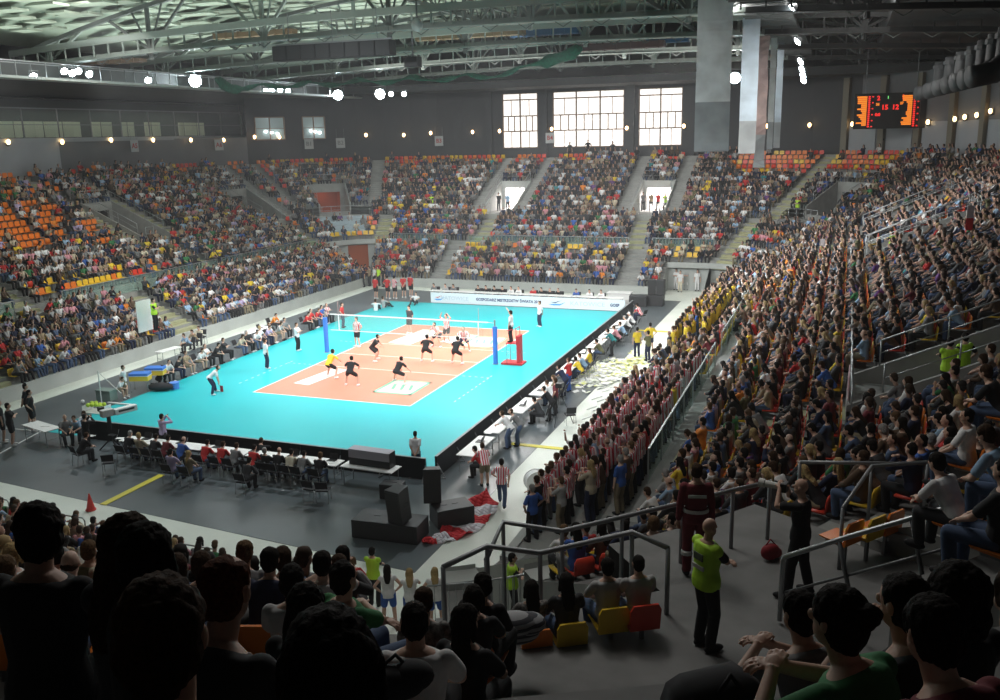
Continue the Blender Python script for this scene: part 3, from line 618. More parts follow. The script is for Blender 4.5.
# pose: pelvis, lean (deg fwd), twist, head(yaw,pitch), wrists (absolute), elbow hints, ankles, knee hints, toe yaw, curl of fingers
def PZ(pel=(0,0,.95), lean=0, side=0, twist=0, head=(0,0), w=((-.25,.05,.82),(.25,.05,.82)), e=((-1,-.6,0),(1,-.6,0)), a=((-.11,0,.08),(.11,0,.08)), k=((-.1,1,0),(.1,1,0)), toe=(-.15,.15), curl=.7):
    return dict(pel=pel, lean=lean, side=side, twist=twist, head=head, w=w, e=e, a=a, k=k, toe=toe, curl=curl)
SIT_A = ((-.13,.40,.08),(.13,.42,.08)); SP_ = (0,0,.53)
def sit(**q):
    q.setdefault('pel', SP_); q.setdefault('a', SIT_A); q.setdefault('k', ((-.25,1,.9),(.25,1,.9))); q.setdefault('w', ((-.12,.36,.64),(.12,.36,.64))); return PZ(**q)
POSES = {
 'sit_lap': sit(lean=2), 'sit_fold': sit(lean=-4, w=((.10,.24,.80),(-.12,.26,.84)), e=((-1,.2,-.4),(1,.2,-.4))), 'sit_fwd': sit(lean=32, w=((-.03,.55,.62),(.05,.53,.60)), head=(0,.25)),
 'sit_chin': sit(lean=18, w=((-.05,.40,.98),(.10,.40,.62)), e=((-1,0,-1),(1,-.3,-.2)), head=(.25,.1)), 'sit_turn': sit(lean=4, head=(.7,0), w=((-.2,.3,.62),(.05,.33,.64))), 'sit_turnr': sit(lean=6, head=(-.6,.05), twist=-10),
 'sit_phone': sit(lean=6, w=((-.07,.36,.98),(.09,.36,.97)), e=((-1,0,-1),(1,0,-1)), head=(0,-.1)), 'sit_point': sit(lean=5, w=((-.15,.35,.62),(.30,.55,1.22)), head=(-.3,.05)), 'sit_clap': sit(lean=8, w=((-.05,.36,.98),(.05,.36,.99)), e=((-1,-.2,-.5),(1,-.2,-.5))),
 'sit_knees': sit(lean=38, w=((-.13,.52,.56),(.13,.52,.56)), head=(0,.45)), 'sit_low': sit(lean=-12, a=((-.16,.55,.08),(.13,.5,.08)), w=((-.15,.25,.62),(.15,.25,.62))),
 'stand': PZ(), 'stand_fold': PZ(w=((.10,.22,1.20),(-.10,.24,1.24)), e=((-1,.1,-.5),(1,.1,-.5))), 'stand_clap': PZ(w=((-.04,.34,1.30),(.04,.34,1.31)), e=((-1,-.2,-.6),(1,-.2,-.6))),
 'stand_up': PZ(w=((-.34,.15,1.86),(.34,.15,1.88)), e=((-1,.4,0),(1,.4,0)), head=(0,-.1)), 'stand_one': PZ(w=((-.25,.05,.84),(.30,.25,1.85)), e=((-1,-.6,0),(1,.3,-.3))), 'stand_hips': PZ(w=((-.22,.06,1.0),(.22,.06,1.0)), e=((-1,-.5,0),(1,-.5,0)), a=((-.16,0,.08),(.16,0,.08))),
 'stand_back': PZ(w=((-.06,-.17,.92),(.06,-.19,.92)), e=((-1,-.3,0),(1,-.3,0))), 'stand_cam': PZ(w=((-.07,.30,1.58),(.10,.24,1.55)), e=((-1,.1,-1),(1,.1,-1)), a=((-.17,.1,.08),(.17,-.12,.08))),
 'stand_ref': PZ(w=((-.26,.08,.84),(.42,.35,1.72)), e=((-1,-.6,0),(1,0,-1)), twist=6), 'stand_lean': PZ(pel=(0,-.12,.92), lean=38, w=((-.06,.52,.98),(.10,.5,.96)), head=(0,-.2)),
 'bent_knees': PZ(pel=(0,-.2,.86), lean=48, w=((-.14,.24,.58),(.14,.24,.58)), a=((-.36,.02,.08),(.34,-.1,.08)), head=(0,-.5), e=((-1,0,.3),(1,0,.3))),
 'ready': PZ(pel=(0,-.18,.74), lean=34, w=((-.26,.36,.80),(.26,.38,.82)), a=((-.32,.02,.08),(.32,-.06,.08)), k=((-.4,1,0),(.4,1,0)), head=(0,-.35), e=((-1,-.3,-.2),(1,-.3,-.2))),
 'ready_low': PZ(pel=(0,-.22,.62), lean=40, w=((-.30,.42,.55),(.30,.40,.58)), a=((-.5,.1,.08),(.5,-.22,.08)), k=((-.6,1,0),(.6,1,0)), head=(0,-.45), e=((-1,-.3,-.2),(1,-.3,-.2))),
 'net_up': PZ(pel=(0,-.05,.90), lean=6, w=((-.20,.22,1.72),(.20,.24,1.74)), e=((-1,.2,-.5),(1,.2,-.5)), a=((-.2,.08,.08),(.18,-.1,.08)), head=(0,-.25)),
 'step': PZ(pel=(0,0,.90), lean=10, w=((-.27,.30,.98),(.27,-.18,.92)), a=((-.12,.34,.08),(.14,-.38,.14)), e=((-1,-.8,0),(1,-.8,0))),
 'squat': PZ(pel=(0,-.1,.30), lean=30, w=((-.1,.46,.62),(.12,.46,.6)), a=((-.2,.1,.08),(.2,.02,.08)), k=((-.5,1,.3),(.5,1,.3))),
 'floor_sit': PZ(pel=(0,0,.12), lean=-8, w=((-.25,.35,.42),(.25,.35,.42)), a=((-.2,.62,.08),(.2,.6,.08)), k=((-.3,.3,1),(.3,.3,1))),
 'rail_lean': sit(lean=24, w=((-.12,.46,.88),(-.02,.50,.86)), e=((-1,-.2,-.6),(1,-.1,-.6)), head=(.1,.1)), 'sit_cross': sit(lean=6, a=((-.1,.42,.08),(.02,.62,.30)), w=((-.1,.34,.66),(.14,.38,.68))),
}
def pieces(pose, hair='short', sleeve='short', legs='long'):
    P = []; p = POSES[pose] if isinstance(pose, str) else pose
    pel = Vector(p['pel']); T = Matrix.Rotation(math.radians(p['side']), 3, 'Y') @ Matrix.Rotation(-math.radians(p['lean']), 3, 'X')
    B = lambda f: T @ Matrix.Rotation(math.radians(p['twist'])*f, 3, 'Z')
    SX = Vector((1,0,0))
    def sec(h, a, b, f, fy=0.0): return (pel+T @ Vector((0, fy, h)), B(f), a, b)
    prof = [sec(-.10,.10,.085,0), sec(-.06,.155,.115,0), sec(.03,.165,.118,0), sec(.15,.142,.10,.3), sec(.29,.165,.115,.6,.01), sec(.41,.175,.112,.9,.005), sec(.48,.150,.085,1,-.005), sec(.53,.070,.058,1,-.005)]

    neck = pel+T @ Vector((0,-.005,.53)); sh = [pel+T @ Matrix.Rotation(math.radians(p['twist']), 3, 'Z') @ Vector((s*.175, -.005, .455)) for s in (-1, 1)]
    hy, hp = p['head']; up = (T @ Vector((0,0,1))); up = (up*.45+Vector((0,0,.55))).normalized()
    HC = neck+up*.155+Vector((0,.025,0)); HM = Matrix.Rotation(hy, 3, 'Z') @ Matrix.Rotation(-hp, 3, 'X')
    HC = HC+HM @ Vector((0,.012,0))
    P.append(('skin', 'ell', (HC+HM @ Vector((0,-.008,.018)), (.076,.093,.100), HM))); P.append(('skin', 'ell', (HC+HM @ Vector((0,.022,-.052)), (.058,.066,.068), HM)))
    P.append(('face', 'ell', (HC+HM @ Vector((0,.096,-.012)), (.013,.02,.024), HM)))
    for s in (-1, 1): P.append(('face', 'ell', (HC+HM @ Vector((s*.077,-.005,-.005)), (.012,.02,.032), HM)))
    P.append(('skin', 'cap', (neck-up*.04, HC-up*.05, .056, .054)))
    P.append(('torso', 'loft', prof)); P.append(('torsoskin', 'loft', prof))
    hips = [pel+T @ Vector((s*.088, 0, -.02)) for s in (-1, 1)]
    J = dict(head=HC, HM=HM, neck=neck, sh=sh, hips=hips, w=[], el=[], kn=[], an=[])
    for i, s in enumerate((-1, 1)):
        E, W = ik(sh[i], p['w'][i], .285, .255, p['e'][i]); J['w'].append(W); J['el'].append(E)
        P.append(('sleeve', 'cap', (sh[i], E, .053, .044))); P.append(('armskin', 'cap', (sh[i], E, .050, .040)))
        P.append(('forearm', 'cap', (E, W, .041, .028)))
        P.append(('hand', 'hand', (W, (W-E).normalized(), s, p['curl'], HC)))
        K, A = ik(hips[i], p['a'][i], .435, .425, p['k'][i]); J['kn'].append(K); J['an'].append(A)
        P.append(('thigh', 'cap', (hips[i], K, .088, .060))); M_ = K.lerp(A, .3)
        P.append(('shin', 'cap', (K, M_, .056, .057))); P.append(('shin', 'cap', (M_, A, .057, .038)))
        t = p['toe'][i]; fd = Vector((math.sin(-t)*-1, math.cos(t), 0)) ; P.append(('foot', 'foot', (A, fd)))
    # hair
    H = lambda x, y, z: HC+HM @ Vector((x, y, z))
    if hair == 'bald': P.append(('hair', 'ell', (H(0,-.040,-.020), (.081,.068,.040), HM)))
    else:
        v = {'crop': .0, 'short': .008, 'cap': .004}.get(hair, .012)
        P.append(('hair', 'ell', (H(0,-.026,.042), (.081+v,.092+v,.080+v), HM))); P.append(('hair', 'ell', (H(0,-.045,-.018), (.080+v,.070+v,.080+v), HM))); hair in ('short', 'curly') and P.append(('hair', 'ell', (H(0,-.055,-.065), (.062,.045,.05), HM)))
        if hair == 'curly':
            rr = random.Random(5)
            for q in range(46):
                a = rr.random()*2*PI; z = math.asin(rr.random()*1.15-.15); P.append(('hair', 'ell', (H(.084*math.cos(a)*math.cos(z), -.026+.094*math.sin(a)*math.cos(z)*(1 if math.sin(a) < .3 else .75), .035+.085*math.sin(z)), (.02,.02,.02), HM)))
        if hair == 'afro':
            rr = random.Random(9); P.append(('hair', 'ell', (H(0,-.05,.02), (.125,.115,.125), HM))); P.append(('hair', 'ell', (H(0,-.075,-.09), (.13,.085,.11), HM)))
            for q in range(70): a = rr.random()*2*PI; z = rr.random()*2.2-1.2; P.append(('hair', 'ell', (H(.12*math.cos(a)*math.cos(z), -.06+.10*math.sin(a)*math.cos(z)*(1 if math.sin(a) < .2 else .5), -.02+.14*math.sin(z)), (.026,.026,.03), HM)))
        if hair in ('long', 'bob', 'pony', 'bun'):
            P.append(('hair', 'ell', (H(0,-.052,-.03), (.086,.066,.10), HM)))
            for s in (-1, 1): hair in ('long', 'bob') and P.append(('hair', 'cap', (H(s*.076,-.01,.02), H(s*.082,.0,-.12 if hair == 'long' else -.09), .026, .022)))
            if hair == 'long': P.append(('hair', 'loft', [(H(0,-.06,-.02), HM, .088, .05), (neck+T @ Vector((0,-.075,.0)), HM, .094, .042), (neck+T @ Vector((0,-.115,-.10)), HM, .085, .03), (neck+T @ Vector((0,-.118,-.20)), HM, .05, .018)]))
            if hair == 'pony': P.append(('hair', 'cap', (H(0,-.12,.02), H(0,-.16,-.04), .03, .034))); P.append(('hair', 'cap', (H(0,-.16,-.04), H(0,-.15,-.19), .034, .014)))
            if hair == 'bun': P.append(('hair', 'ell', (H(0,-.135,.045), (.05,.045,.05), HM)))
        if hair == 'cap': P.append(('hair', 'ell', (H(0,.10,.035), (.066,.07,.012), HM)))
    J['P'] = P; J['up'] = up; return P, J
def hand_geo(b, W, ax, s, curl, n):
    """palm, four unequal bent fingers and a thumb"""
    ax = Vector(ax); up = Vector((0,0,1)); sd = ax.cross(up)
    sd = sd.normalized() if sd.length > .05 else Vector((0,1,0)); nn = sd.cross(ax).normalized()   # nn ~ up side
    pal = -nn; sd = sd*1
    M = Matrix((sd, ax, nn)).transposed()
    b.ell(W+ax*.05, (.040, .055, .017), M, n, max(4, n//2)); b.cyl(W-ax*.01, W+ax*.03, .026, .032, n)
    for i, (o, L) in enumerate(((-.030, .8), (-.010, .95), (.011, 1.0), (.031, .9))):
        r0 = W+ax*(.088 if abs(o) < .02 else .080)+sd*(o*s*-1); d1 = (ax+pal*curl*.5+sd*(o*-2.2*s)).normalized(); d2 = (ax*.75+pal*curl*1.1).normalized(); d3 = (ax*.25+pal*curl*1.3).normalized()
        q1 = r0+d1*.040*L; q2 = q1+d2*.027*L; q3 = q2+d3*.020*L
        b.tube([r0-ax*.015, q1, q2, q3], .0088, 6)
    t0 = W+ax*.028-sd*(.030*-s); dT = (ax*.6-sd*(-s)*.75+pal*.25).normalized(); t1 = t0+dT*.036; t2 = t1+(ax*.85-sd*(-s)*.25+pal*.3).normalized()*.030
    b.tube([t0, t1, t2], .0105, 6)
def emit_piece(b, kind, a, infl=0.0, n=12, detail=True):
    if kind == 'ell': b.ell(a[0], tuple(r+infl for r in a[1]), a[2], n, max(4, int(n*.7)))
    elif kind == 'cap':
        p0, p1, r0, r1 = a; d = (p1-p0); L = d.length; d.normalize(); r0 += infl; r1 += infl
        u = Vector((0,0,1)) if abs(d.z) < .95 else Vector((0,1,0)); x = d.cross(u).normalized(); y = d.cross(x); rg = []
        prof = [(-1,.05),(-.75,.66),(-.35,.94),(0,1)] if detail else [(-.7,.5),(0,1)]
        for h, q in prof: rg.append((p0+d*(h*r0), r0*q))
        if detail: rg.append((p0+d*L*.5, (r0+r1)/2*1.02))
        for h, q in reversed(prof): rg.append((p1-d*(h*r1), r1*q))
        b.rings([[c+x*(r*math.cos(2*PI*j/n))-y*(r*math.sin(2*PI*j/n)) for j in range(n)] for c, r in rg])
    elif kind == 'loft':
        rg = []
        for c, M, A, Bq in a: rg.append([c+M @ Vector(((A+infl)*math.copysign(abs(math.cos(2*PI*j/n))**.85, math.cos(2*PI*j/n)), (Bq+infl)*math.copysign(abs(math.sin(2*PI*j/n))**.9, math.sin(2*PI*j/n)), 0)) for j in range(n)])
        if (rg[-1][0]-rg[0][0]).dot(a[0][1] @ Vector((0,0,1))) < 0: rg = rg[::-1]
        b.rings(rg)
    elif kind == 'foot':
        A, fd = a; M = Matrix((Vector((fd.y, -fd.x, 0)), fd, Vector((0,0,1)))).transposed()
        b.ell(A+fd*.055+Vector((0,0,-.035)), (.046+infl, .135+infl, .046+infl), M, n, max(4, n//2)); b.ell(A+Vector((0,0,-.02)), (.042+infl, .055+infl, .062+infl), M, n, max(4, n//2))
PART_OF = {'skin': 'body', 'face': 'body', 'forearm': 'body', 'hand': 'body', 'torsoskin': 'body', 'armskin': 'body'}
def groups(pose, hair, sleeve, legs):
    P, J = pieces(pose, hair, sleeve, legs); G = {'body': [], 'shirt': [], 'trousers': [], 'hair': [], 'shoe': []}; nf = 0
    for t, k, a in P:
        if t in ('skin', 'face', 'hand', 'forearm', 'armskin'): G['body'].append((k, a, 0))
        if t == 'torsoskin': G['body'].append((k, a, -.004))
        if t == 'thigh': G['body'].append((k, a, -.002)); G['trousers'].append((k, a if legs == 'long' else (a[0], a[0].lerp(a[1], .72), a[2]+.008, .078), .016))
        if t == 'shin':
            G['body'].append((k, a, 0))
            if legs == 'long': G['trousers'].append((k, (a[0], a[1] if a[3] > .05 else a[0].lerp(a[1], .92), a[2], max(a[3], .05)), .018))
        if t == 'foot': G['shoe'].append((k, a, .008)); G['body'].append((k, a, -.006))
        if t == 'torso':
            G['shirt'].append((k, [(a[0][0]+J['up']*.005, a[1][1], .158, .118), (a[1][0], a[1][1], .166, .126), (a[2][0], a[2][1], .170, .124)]+a[3:7]+[(a[7][0]-J['up']*.025, a[7][1], a[7][2]+.014, a[7][3]+.016)], .014)); G['trousers'].append((k, a[:4], .006))
        if t == 'sleeve':
            if sleeve == 'short': G['shirt'].append((k, (a[0], a[0].lerp(a[1], .72), a[2]-.004, .054), .010))
            elif sleeve == 'long': G['shirt'].append((k, a, .014))
            else: G['shirt'].append((k, (a[0]-(a[1]-a[0])*.02, a[0].lerp(a[1], .12), a[2]-.004, .05), .010))
        if t == 'forearm' and sleeve == 'long': G['shirt'].append((k, (a[0], a[0].lerp(a[1], .93), a[2], a[3]+.006), .012))
        if t == 'hair': G['hair'].append((k, a, 0))
    return G, J
SKIN = {n: mat('skin_'+n, c, .55, vary=.06, scale=30) for n, c in (('fair', (.62,.38,.28)), ('tan', (.48,.27,.18)), ('pale', (.70,.47,.37)))}
LIP = mat('lips', (.42,.15,.13), .5); EYEM = mat('eye_dark', (.03,.025,.02), .25)
_pm = {}
def remeshed(b, name, voxel, smooth_it, mats, dec=None):
    me = bpy.data.meshes.new('t'); me.from_pydata([tuple(v) for v in b.v], [], b.f); o = bpy.data.objects.new('t', me); COL.objects.link(o)
    m = o.modifiers.new('r', 'REMESH'); m.mode = 'VOXEL'; m.voxel_size = voxel; m.use_smooth_shade = True
    s = o.modifiers.new('s', 'SMOOTH'); s.factor = .5; s.iterations = smooth_it
    if dec: d = o.modifiers.new('d', 'DECIMATE'); d.ratio = dec
    dg = bpy.context.evaluated_depsgraph_get(); nm = bpy.data.meshes.new_from_object(o.evaluated_get(dg)); bpy.data.objects.remove(o); bpy.data.meshes.remove(me)
    nm.name = name; nm.materials.clear()
    for mm in mats: nm.materials.append(mm)
    nm.polygons.foreach_set('use_smooth', [True]*len(nm.polygons)); return nm
GREY = mat('cloth_base', (.3,.3,.3), .85)
from mathutils import noise as mnoise
def tousle(me, amp):
    me.update(); nn = [v.normal.copy() for v in me.vertices]
    for v, n in zip(me.vertices, nn):
        q = v.co; a = mnoise.noise(Vector((q.x*26, q.y*26, q.z*9)))+.8*mnoise.noise(Vector((q.x*75, q.y*75, q.z*18+3)))+.5*mnoise.noise(Vector((q.x*9, q.y*9, q.z*9)))
        v.co = q+n*(amp*(a+.15))
def protos(pose, hair, sleeve, legs, fine):
    """meshes per part, cached so repeats share them"""
    out = {}
    v = {2: .0065, 1: .011, 0: .016}[fine]
    def get(key, part, mats, voxel, sm, dec=None):
        kk = (part, fine)+key
        if kk not in _pm:
            G, J = groups(pose, hair, sleeve, legs); b = MB(); n = 16 if fine else 10
            its = G[part]
            if part == 'shoe': its = its[1:] if len(key) > 1 else its[:1]
            for k, a, inf in its:
                if k == 'hand': hand_geo(b, a[0], a[1], a[2], a[3], 8)
                else: emit_piece(b, k, a, inf, n)
            me = remeshed(b, part, voxel, sm, mats, dec)
            if part == 'hair' and fine and hair not in ('cap', 'none'): tousle(me, .010 if fine == 2 else .007)
            if part == 'body' and fine:
                HC, HM = J['head'], J['HM'].inverted(); mi = [0]*len(me.polygons)
                for pl in me.polygons:
                    q = HM @ (pl.center-HC)
                    if q.y > .05 and abs(q.z) < .2:
                        if abs(abs(q.x)-.031) < .013 and abs(q.z-.018) < .0075: mi[pl.index] = 1
                        elif abs(q.x) < .024 and abs(q.z+.058) < .006: mi[pl.index] = 2
                me.polygons.foreach_set('material_index', mi)
            _pm[kk] = me
        return _pm[kk]
    pk = pose if isinstance(pose, str) else id(pose)
    if not isinstance(pose, str): POSES.setdefault(str(pk), pose)
    out['body'] = get((pk,), 'body', (SKIN['fair'], EYEM, LIP), v, 3 if fine == 2 else 2, .5 if fine == 2 else None)
    out['shirt'] = get((pk, sleeve), 'shirt', (GREY,), max(v, .011), 4)
    out['trousers'] = get((pk, legs), 'trousers', (GREY,), max(v, .011), 3)
    if hair != 'none': out['hair'] = get((pk, hair), 'hair', (GREY,), max(v, .010), 3)
    out['shoe'] = get((pk,), 'shoe', (GREY,), max(v, .011), 2); out['shoe2'] = get((pk, 2), 'shoe', (GREY,), max(v, .011), 2)
    return out
CLOTH = {
 'black': (.012,.012,.014), 'charcoal': (.035,.036,.04), 'dark grey': (.07,.07,.075), 'grey': (.20,.20,.20), 'light grey': (.42,.42,.42), 'white': (.78,.78,.78), 'navy': (.015,.022,.06), 'blue': (.04,.12,.42), 'light blue': (.30,.45,.62),
 'teal': (.03,.25,.27), 'green': (.04,.2,.07), 'olive': (.13,.13,.06), 'brown': (.10,.06,.035), 'tan': (.36,.27,.17), 'beige': (.5,.43,.32), 'red': (.55,.03,.03), 'maroon': (.16,.02,.03), 'pink': (.62,.28,.33), 'orange': (.8,.25,.03), 'yellow': (.8,.58,.04), 'lavender': (.45,.38,.58), 'purple': (.16,.06,.24), 'lime': (.62,.95,.05), 'denim': (.07,.11,.2), 'khaki': (.24,.2,.13), 'cream': (.68,.62,.48)}
HAIRC = {'dark': (.012,.009,.007), 'brown': (.045,.024,.012), 'light brown': (.12,.07,.035), 'blond': (.42,.30,.14), 'grey': (.3,.29,.28), 'auburn': (.10,.03,.012)}
def cloth(n): return mat('cloth_'+n.replace(' ', '_'), CLOTH[n], .85, vary=.1, scale=9)
def hairm(n): return mat('hair_'+n.replace(' ', '_'), HAIRC[n], .8, vary=.45, scale=60, bump=.5, spec=.15)
STRIPE = striped('shirt_red_white_stripes', (.62,.03,.06), (.82,.80,.80), .085); PLAID = striped('shirt_grey_hoops', (.05,.05,.06), (.35,.35,.36), .09, axis=2)
MOTTLE = mat('shirt_mottled', (.17,.16,.15), .85, vary=.7, scale=22)
PEOPLE = []
def person(pose, loc, face, shirt='grey', trousers='denim', hair='short', hairc='dark', skin='fair', sleeve='short', legs='long', shoe='black', scale=1.0, fine=0, label=None, group=None, shirtm=None, tilt=0.0):
    """face: heading in radians, 0 = looking along +y"""
    pm = protos(pose, hair, sleeve, legs, fine)
    o = bpy.data.objects.new('person', pm['body']); COL.objects.link(o); o.location = loc; o.rotation_euler = (tilt, 0, face); o.scale = (scale,)*3
    if skin != 'fair': o.material_slots[0].link = 'OBJECT'; o.material_slots[0].material = SKIN[skin]
    for part, m in (('shirt', shirtm or cloth(shirt)), ('trousers', cloth(trousers)), ('hair', hairm(hairc) if hair != 'cap' else cloth(hairc) if hairc in CLOTH else hairm(hairc)), ('shoe', cloth(shoe)), ('shoe2', cloth(shoe))):
        if part not in pm: continue
        c = bpy.data.objects.new({'shirt': 'shirt', 'trousers': 'shorts' if legs == 'short' else 'trousers', 'hair': 'cap' if hair == 'cap' else 'hair', 'shoe': 'shoe', 'shoe2': 'shoe'}[part], pm[part]); COL.objects.link(c); c.parent = o
        c.material_slots[0].link = 'OBJECT'; c.material_slots[0].material = m
    o['category'] = 'person'
    if label: o['label'] = label
    if group: o['group'] = group
    PEOPLE.append(o); return o
# ---- light versions for the mass of the crowd
def lod(pose, hair, sleeve, n, tiny):
    G, J = groups(pose, hair, 'short' if sleeve == 'stripe' else sleeve, 'long'); b = MB(); code = []
    def add(kind, a, inf, c):
        f0 = len(b.f); emit_piece(b, kind, a, inf, n, False); code.extend([c]*(len(b.f)-f0))
    for k, a, inf in G['body']:
        if k in ('hand', 'foot'): continue
        if k == 'loft': continue
        if k == 'cap' and (a[2] in (.088, .056) or (a[2] == .050 and sleeve != 'none')) and a[3] in (.040, .060, .057): continue
        if k == 'cap' and a[2] in (.057,): continue
        if k == 'ell' and a[1][0] < .03: continue
        if tiny and k == 'ell' and a[1][0] < .07: continue
        add(k, a, inf, 0)
    for k, a, inf in G['shirt']:
        if sleeve == 'stripe' and k == 'loft':
            f0 = len(b.f); emit_piece(b, k, [a[0], a[2], a[4], a[6], a[7]], inf, 14, False); code.extend([5 if (q % 14) % 2 else 1 for q in range(len(b.f)-f0)]); continue
        if k == 'loft': a = [a[0], a[2], a[4], a[6]] if tiny else [a[0], a[1], a[2], a[4], a[5], a[6]]
        add(k, a, inf, 1)
    for k, a, inf in G['trousers']:
        if k == 'loft': continue
        add(k, a, inf, 2)
    for k, a, inf in G['hair']: add(k, a, inf, 3)
    if not tiny:
        for k, a, inf in G['shoe']:
            if k == 'foot': add('ell', (a[0]+a[1]*.05+Vector((0,0,-.03)), (.05,.13,.05), Matrix((Vector((a[1].y,-a[1].x,0)), a[1], Vector((0,0,1)))).transposed()), 0, 4)
        for i in (0, 1): add('ell', (J['w'][i]+(J['w'][i]-J['el'][i]).normalized()*.07, (.035,.05,.03), Matrix.Identity(3)), 0, 0)
    return np.array([tuple(v) for v in b.v], np.float32), [np.array(f, np.int32) for f in b.f], np.array(code, np.int8)
class Mass:
    def __init__(s): s.V = []; s.L = []; s.T = []; s.C = []; s.nv = 0; s.cache = {}
    def tmpl(s, key, fn):
        if key not in s.cache:
            v, f, c = fn(); s.cache[key] = (v, np.concatenate(f), np.array([len(q) for q in f], np.int32), c)
        return s.cache[key]
    def add(s, key, fn, loc, rz, sc, pal):
        v, l, t, c = s.tmpl(key, fn); cs, sn = math.cos(rz), math.sin(rz); w = np.empty_like(v)
        w[:,0] = (v[:,0]*cs-v[:,1]*sn)*sc+loc[0]; w[:,1] = (v[:,0]*sn+v[:,1]*cs)*sc+loc[1]; w[:,2] = v[:,2]*sc+loc[2]
        s.V.append(w); s.L.append(l+s.nv); s.T.append(t); s.C.append(np.asarray(pal, np.float32)[c]); s.nv += len(v)
    def build(s, name, rough=.8):
        V = np.concatenate(s.V); L = np.concatenate(s.L); T = np.concatenate(s.T); C = np.concatenate(s.C)
        me = bpy.data.meshes.new(name); me.vertices.add(len(V)); me.vertices.foreach_set('co', V.ravel()); me.loops.add(len(L)); me.loops.foreach_set('vertex_index', L)
        me.polygons.add(len(T)); st = np.concatenate(([0], np.cumsum(T)[:-1])).astype(np.int32); me.polygons.foreach_set('loop_start', st); me.polygons.foreach_set('loop_total', T)
        me.polygons.foreach_set('use_smooth', np.ones(len(T), bool)); me.update(calc_edges=True)
        at_ = me.attributes.new('cloth_colour', 'FLOAT_COLOR', 'FACE'); at_.data.foreach_set('color', np.concatenate([C, np.ones((len(C),1), np.float32)], 1).ravel())
        m = bpy.data.materials.new(name); m.use_nodes = True; nt = m.node_tree; bs = nt.nodes['Principled BSDF']; bs.inputs['Roughness'].default_value = rough
        a = nt.nodes.new('ShaderNodeAttribute'); a.attribute_name = 'cloth_colour'; nt.links.new(a.outputs['Color'], bs.inputs['Base Color'])
        me.materials.append(m); o = bpy.data.objects.new(name, me); COL.objects.link(o); o['kind'] = 'stuff'; return o
# ================================================================== COURT SIDE
def head_to(p, t): return math.atan2(-(t[0]-p[0]), t[1]-p[1])
W_ = mat('painted_white', (.8,.8,.78), .4); TOPW = mat('table_white', (.82,.82,.80), .4); LEGG = mat('leg_grey', (.35,.36,.37), .4, .5); PADB = mat('pad_blue', (.05,.2,.65), .5); PADR = mat('pad_red', (.62,.03,.04), .5); BLKP = mat('black_plastic', (.015,.015,.017), .45); BLKF = mat('black_fabric', (.02,.02,.023), .85)
# ---- net
t = empty('volleyball_net', (0, 0, 0)); tag(t, 'white-taped volleyball net stretched across the orange court', 'net')
b = MB(); b.box((0, 0, 2.39), (10.2, .012, .075)); b.build('top_tape', W_, t); b = MB(); b.box((0, 0, 1.43), (10.2, .012, .05)); b.build('bottom_tape', W_, t)
NETM = glassy('net_mesh', (.45,.5,.5), .10); b = MB(); b.box((0, 0, 1.9), (9.6, .004, .95)); b.build('mesh', NETM, t)
for x in (-4.5, 4.5):
    b = MB(); b.box((x, -.012, 1.92), (.06, .01, 1.0)); b.build('side_band', W_, t); b = MB(); b.cyl((x+.02*math.copysign(1, x), .02, 1.45), (x+.02*math.copysign(1, x), .02, 3.2), .012); b.build('antenna', mat('antenna_red', (.6,.35,.33), .5), t)
for x, lab in ((-5.45, 'blue padded net post on the team bench side'), (5.5, 'blue padded net post in front of the red referee stand')):
    t = empty('net_post', (x, 0, .016)); tag(t, lab, 'post'); b = MB(); b.cyl((0,0,0), (0,0,2.55), .05, n=12); b.build('pole', LEGG, t)
    b = MB(); b.cyl((0,0,.02), (0,0,2.15), .14, n=16); b.build('padding', PADB, t)
    b = MB(); b.cyl((0,0,0), (0,0,.02), .2, n=16); b.build('base_plate', LEGG, t)
    b = MB(); b.cyl((0,0,2.35), (-math.copysign(.5, x), 0, 2.38), .012); b.build('net_cord', W_, t)
# ---- referee stand
t = empty('referee_stand', (6.45, .35, .016)); tag(t, 'red padded referee stand beside the net post', 'referee stand')
b = MB(); b.box((0, 0, 1.22), (.62, .7, .05)); b.build('platform', PADR, t)
for x, y in ((-.28,-.3), (-.28,.3)):
    b = MB(); b.cyl((x, y, 0), (x, y, 1.2), .025); b.build('leg', LEGG, t)
b = MB(); b.box((.38, 0, .85), (.2, .62, 1.66)); b.build('padding', PADR, t, bevel=.05)
b = MB(); b.box((.02, 0, .06), (1.25, .85, .1)); b.build('base', PADR, t)
b = MB(); b.cyl((.3,-.33,1.2), (.3,-.33,2.1), .022); b.cyl((.3,.33,1.2), (.3,.33,2.1), .022); b.cyl((.3,-.33,2.1), (.3,.33,2.1), .022); b.cyl((.3,-.33,2.1), (-.25,-.33,1.95), .02); b.build('guard_rail', PADR, t)
b = MB(); [b.cyl((-.33, -.25, .25+q*.3), (-.33, .25, .25+q*.3), .02) for q in range(4)]; b.build('ladder', LEGG, t)
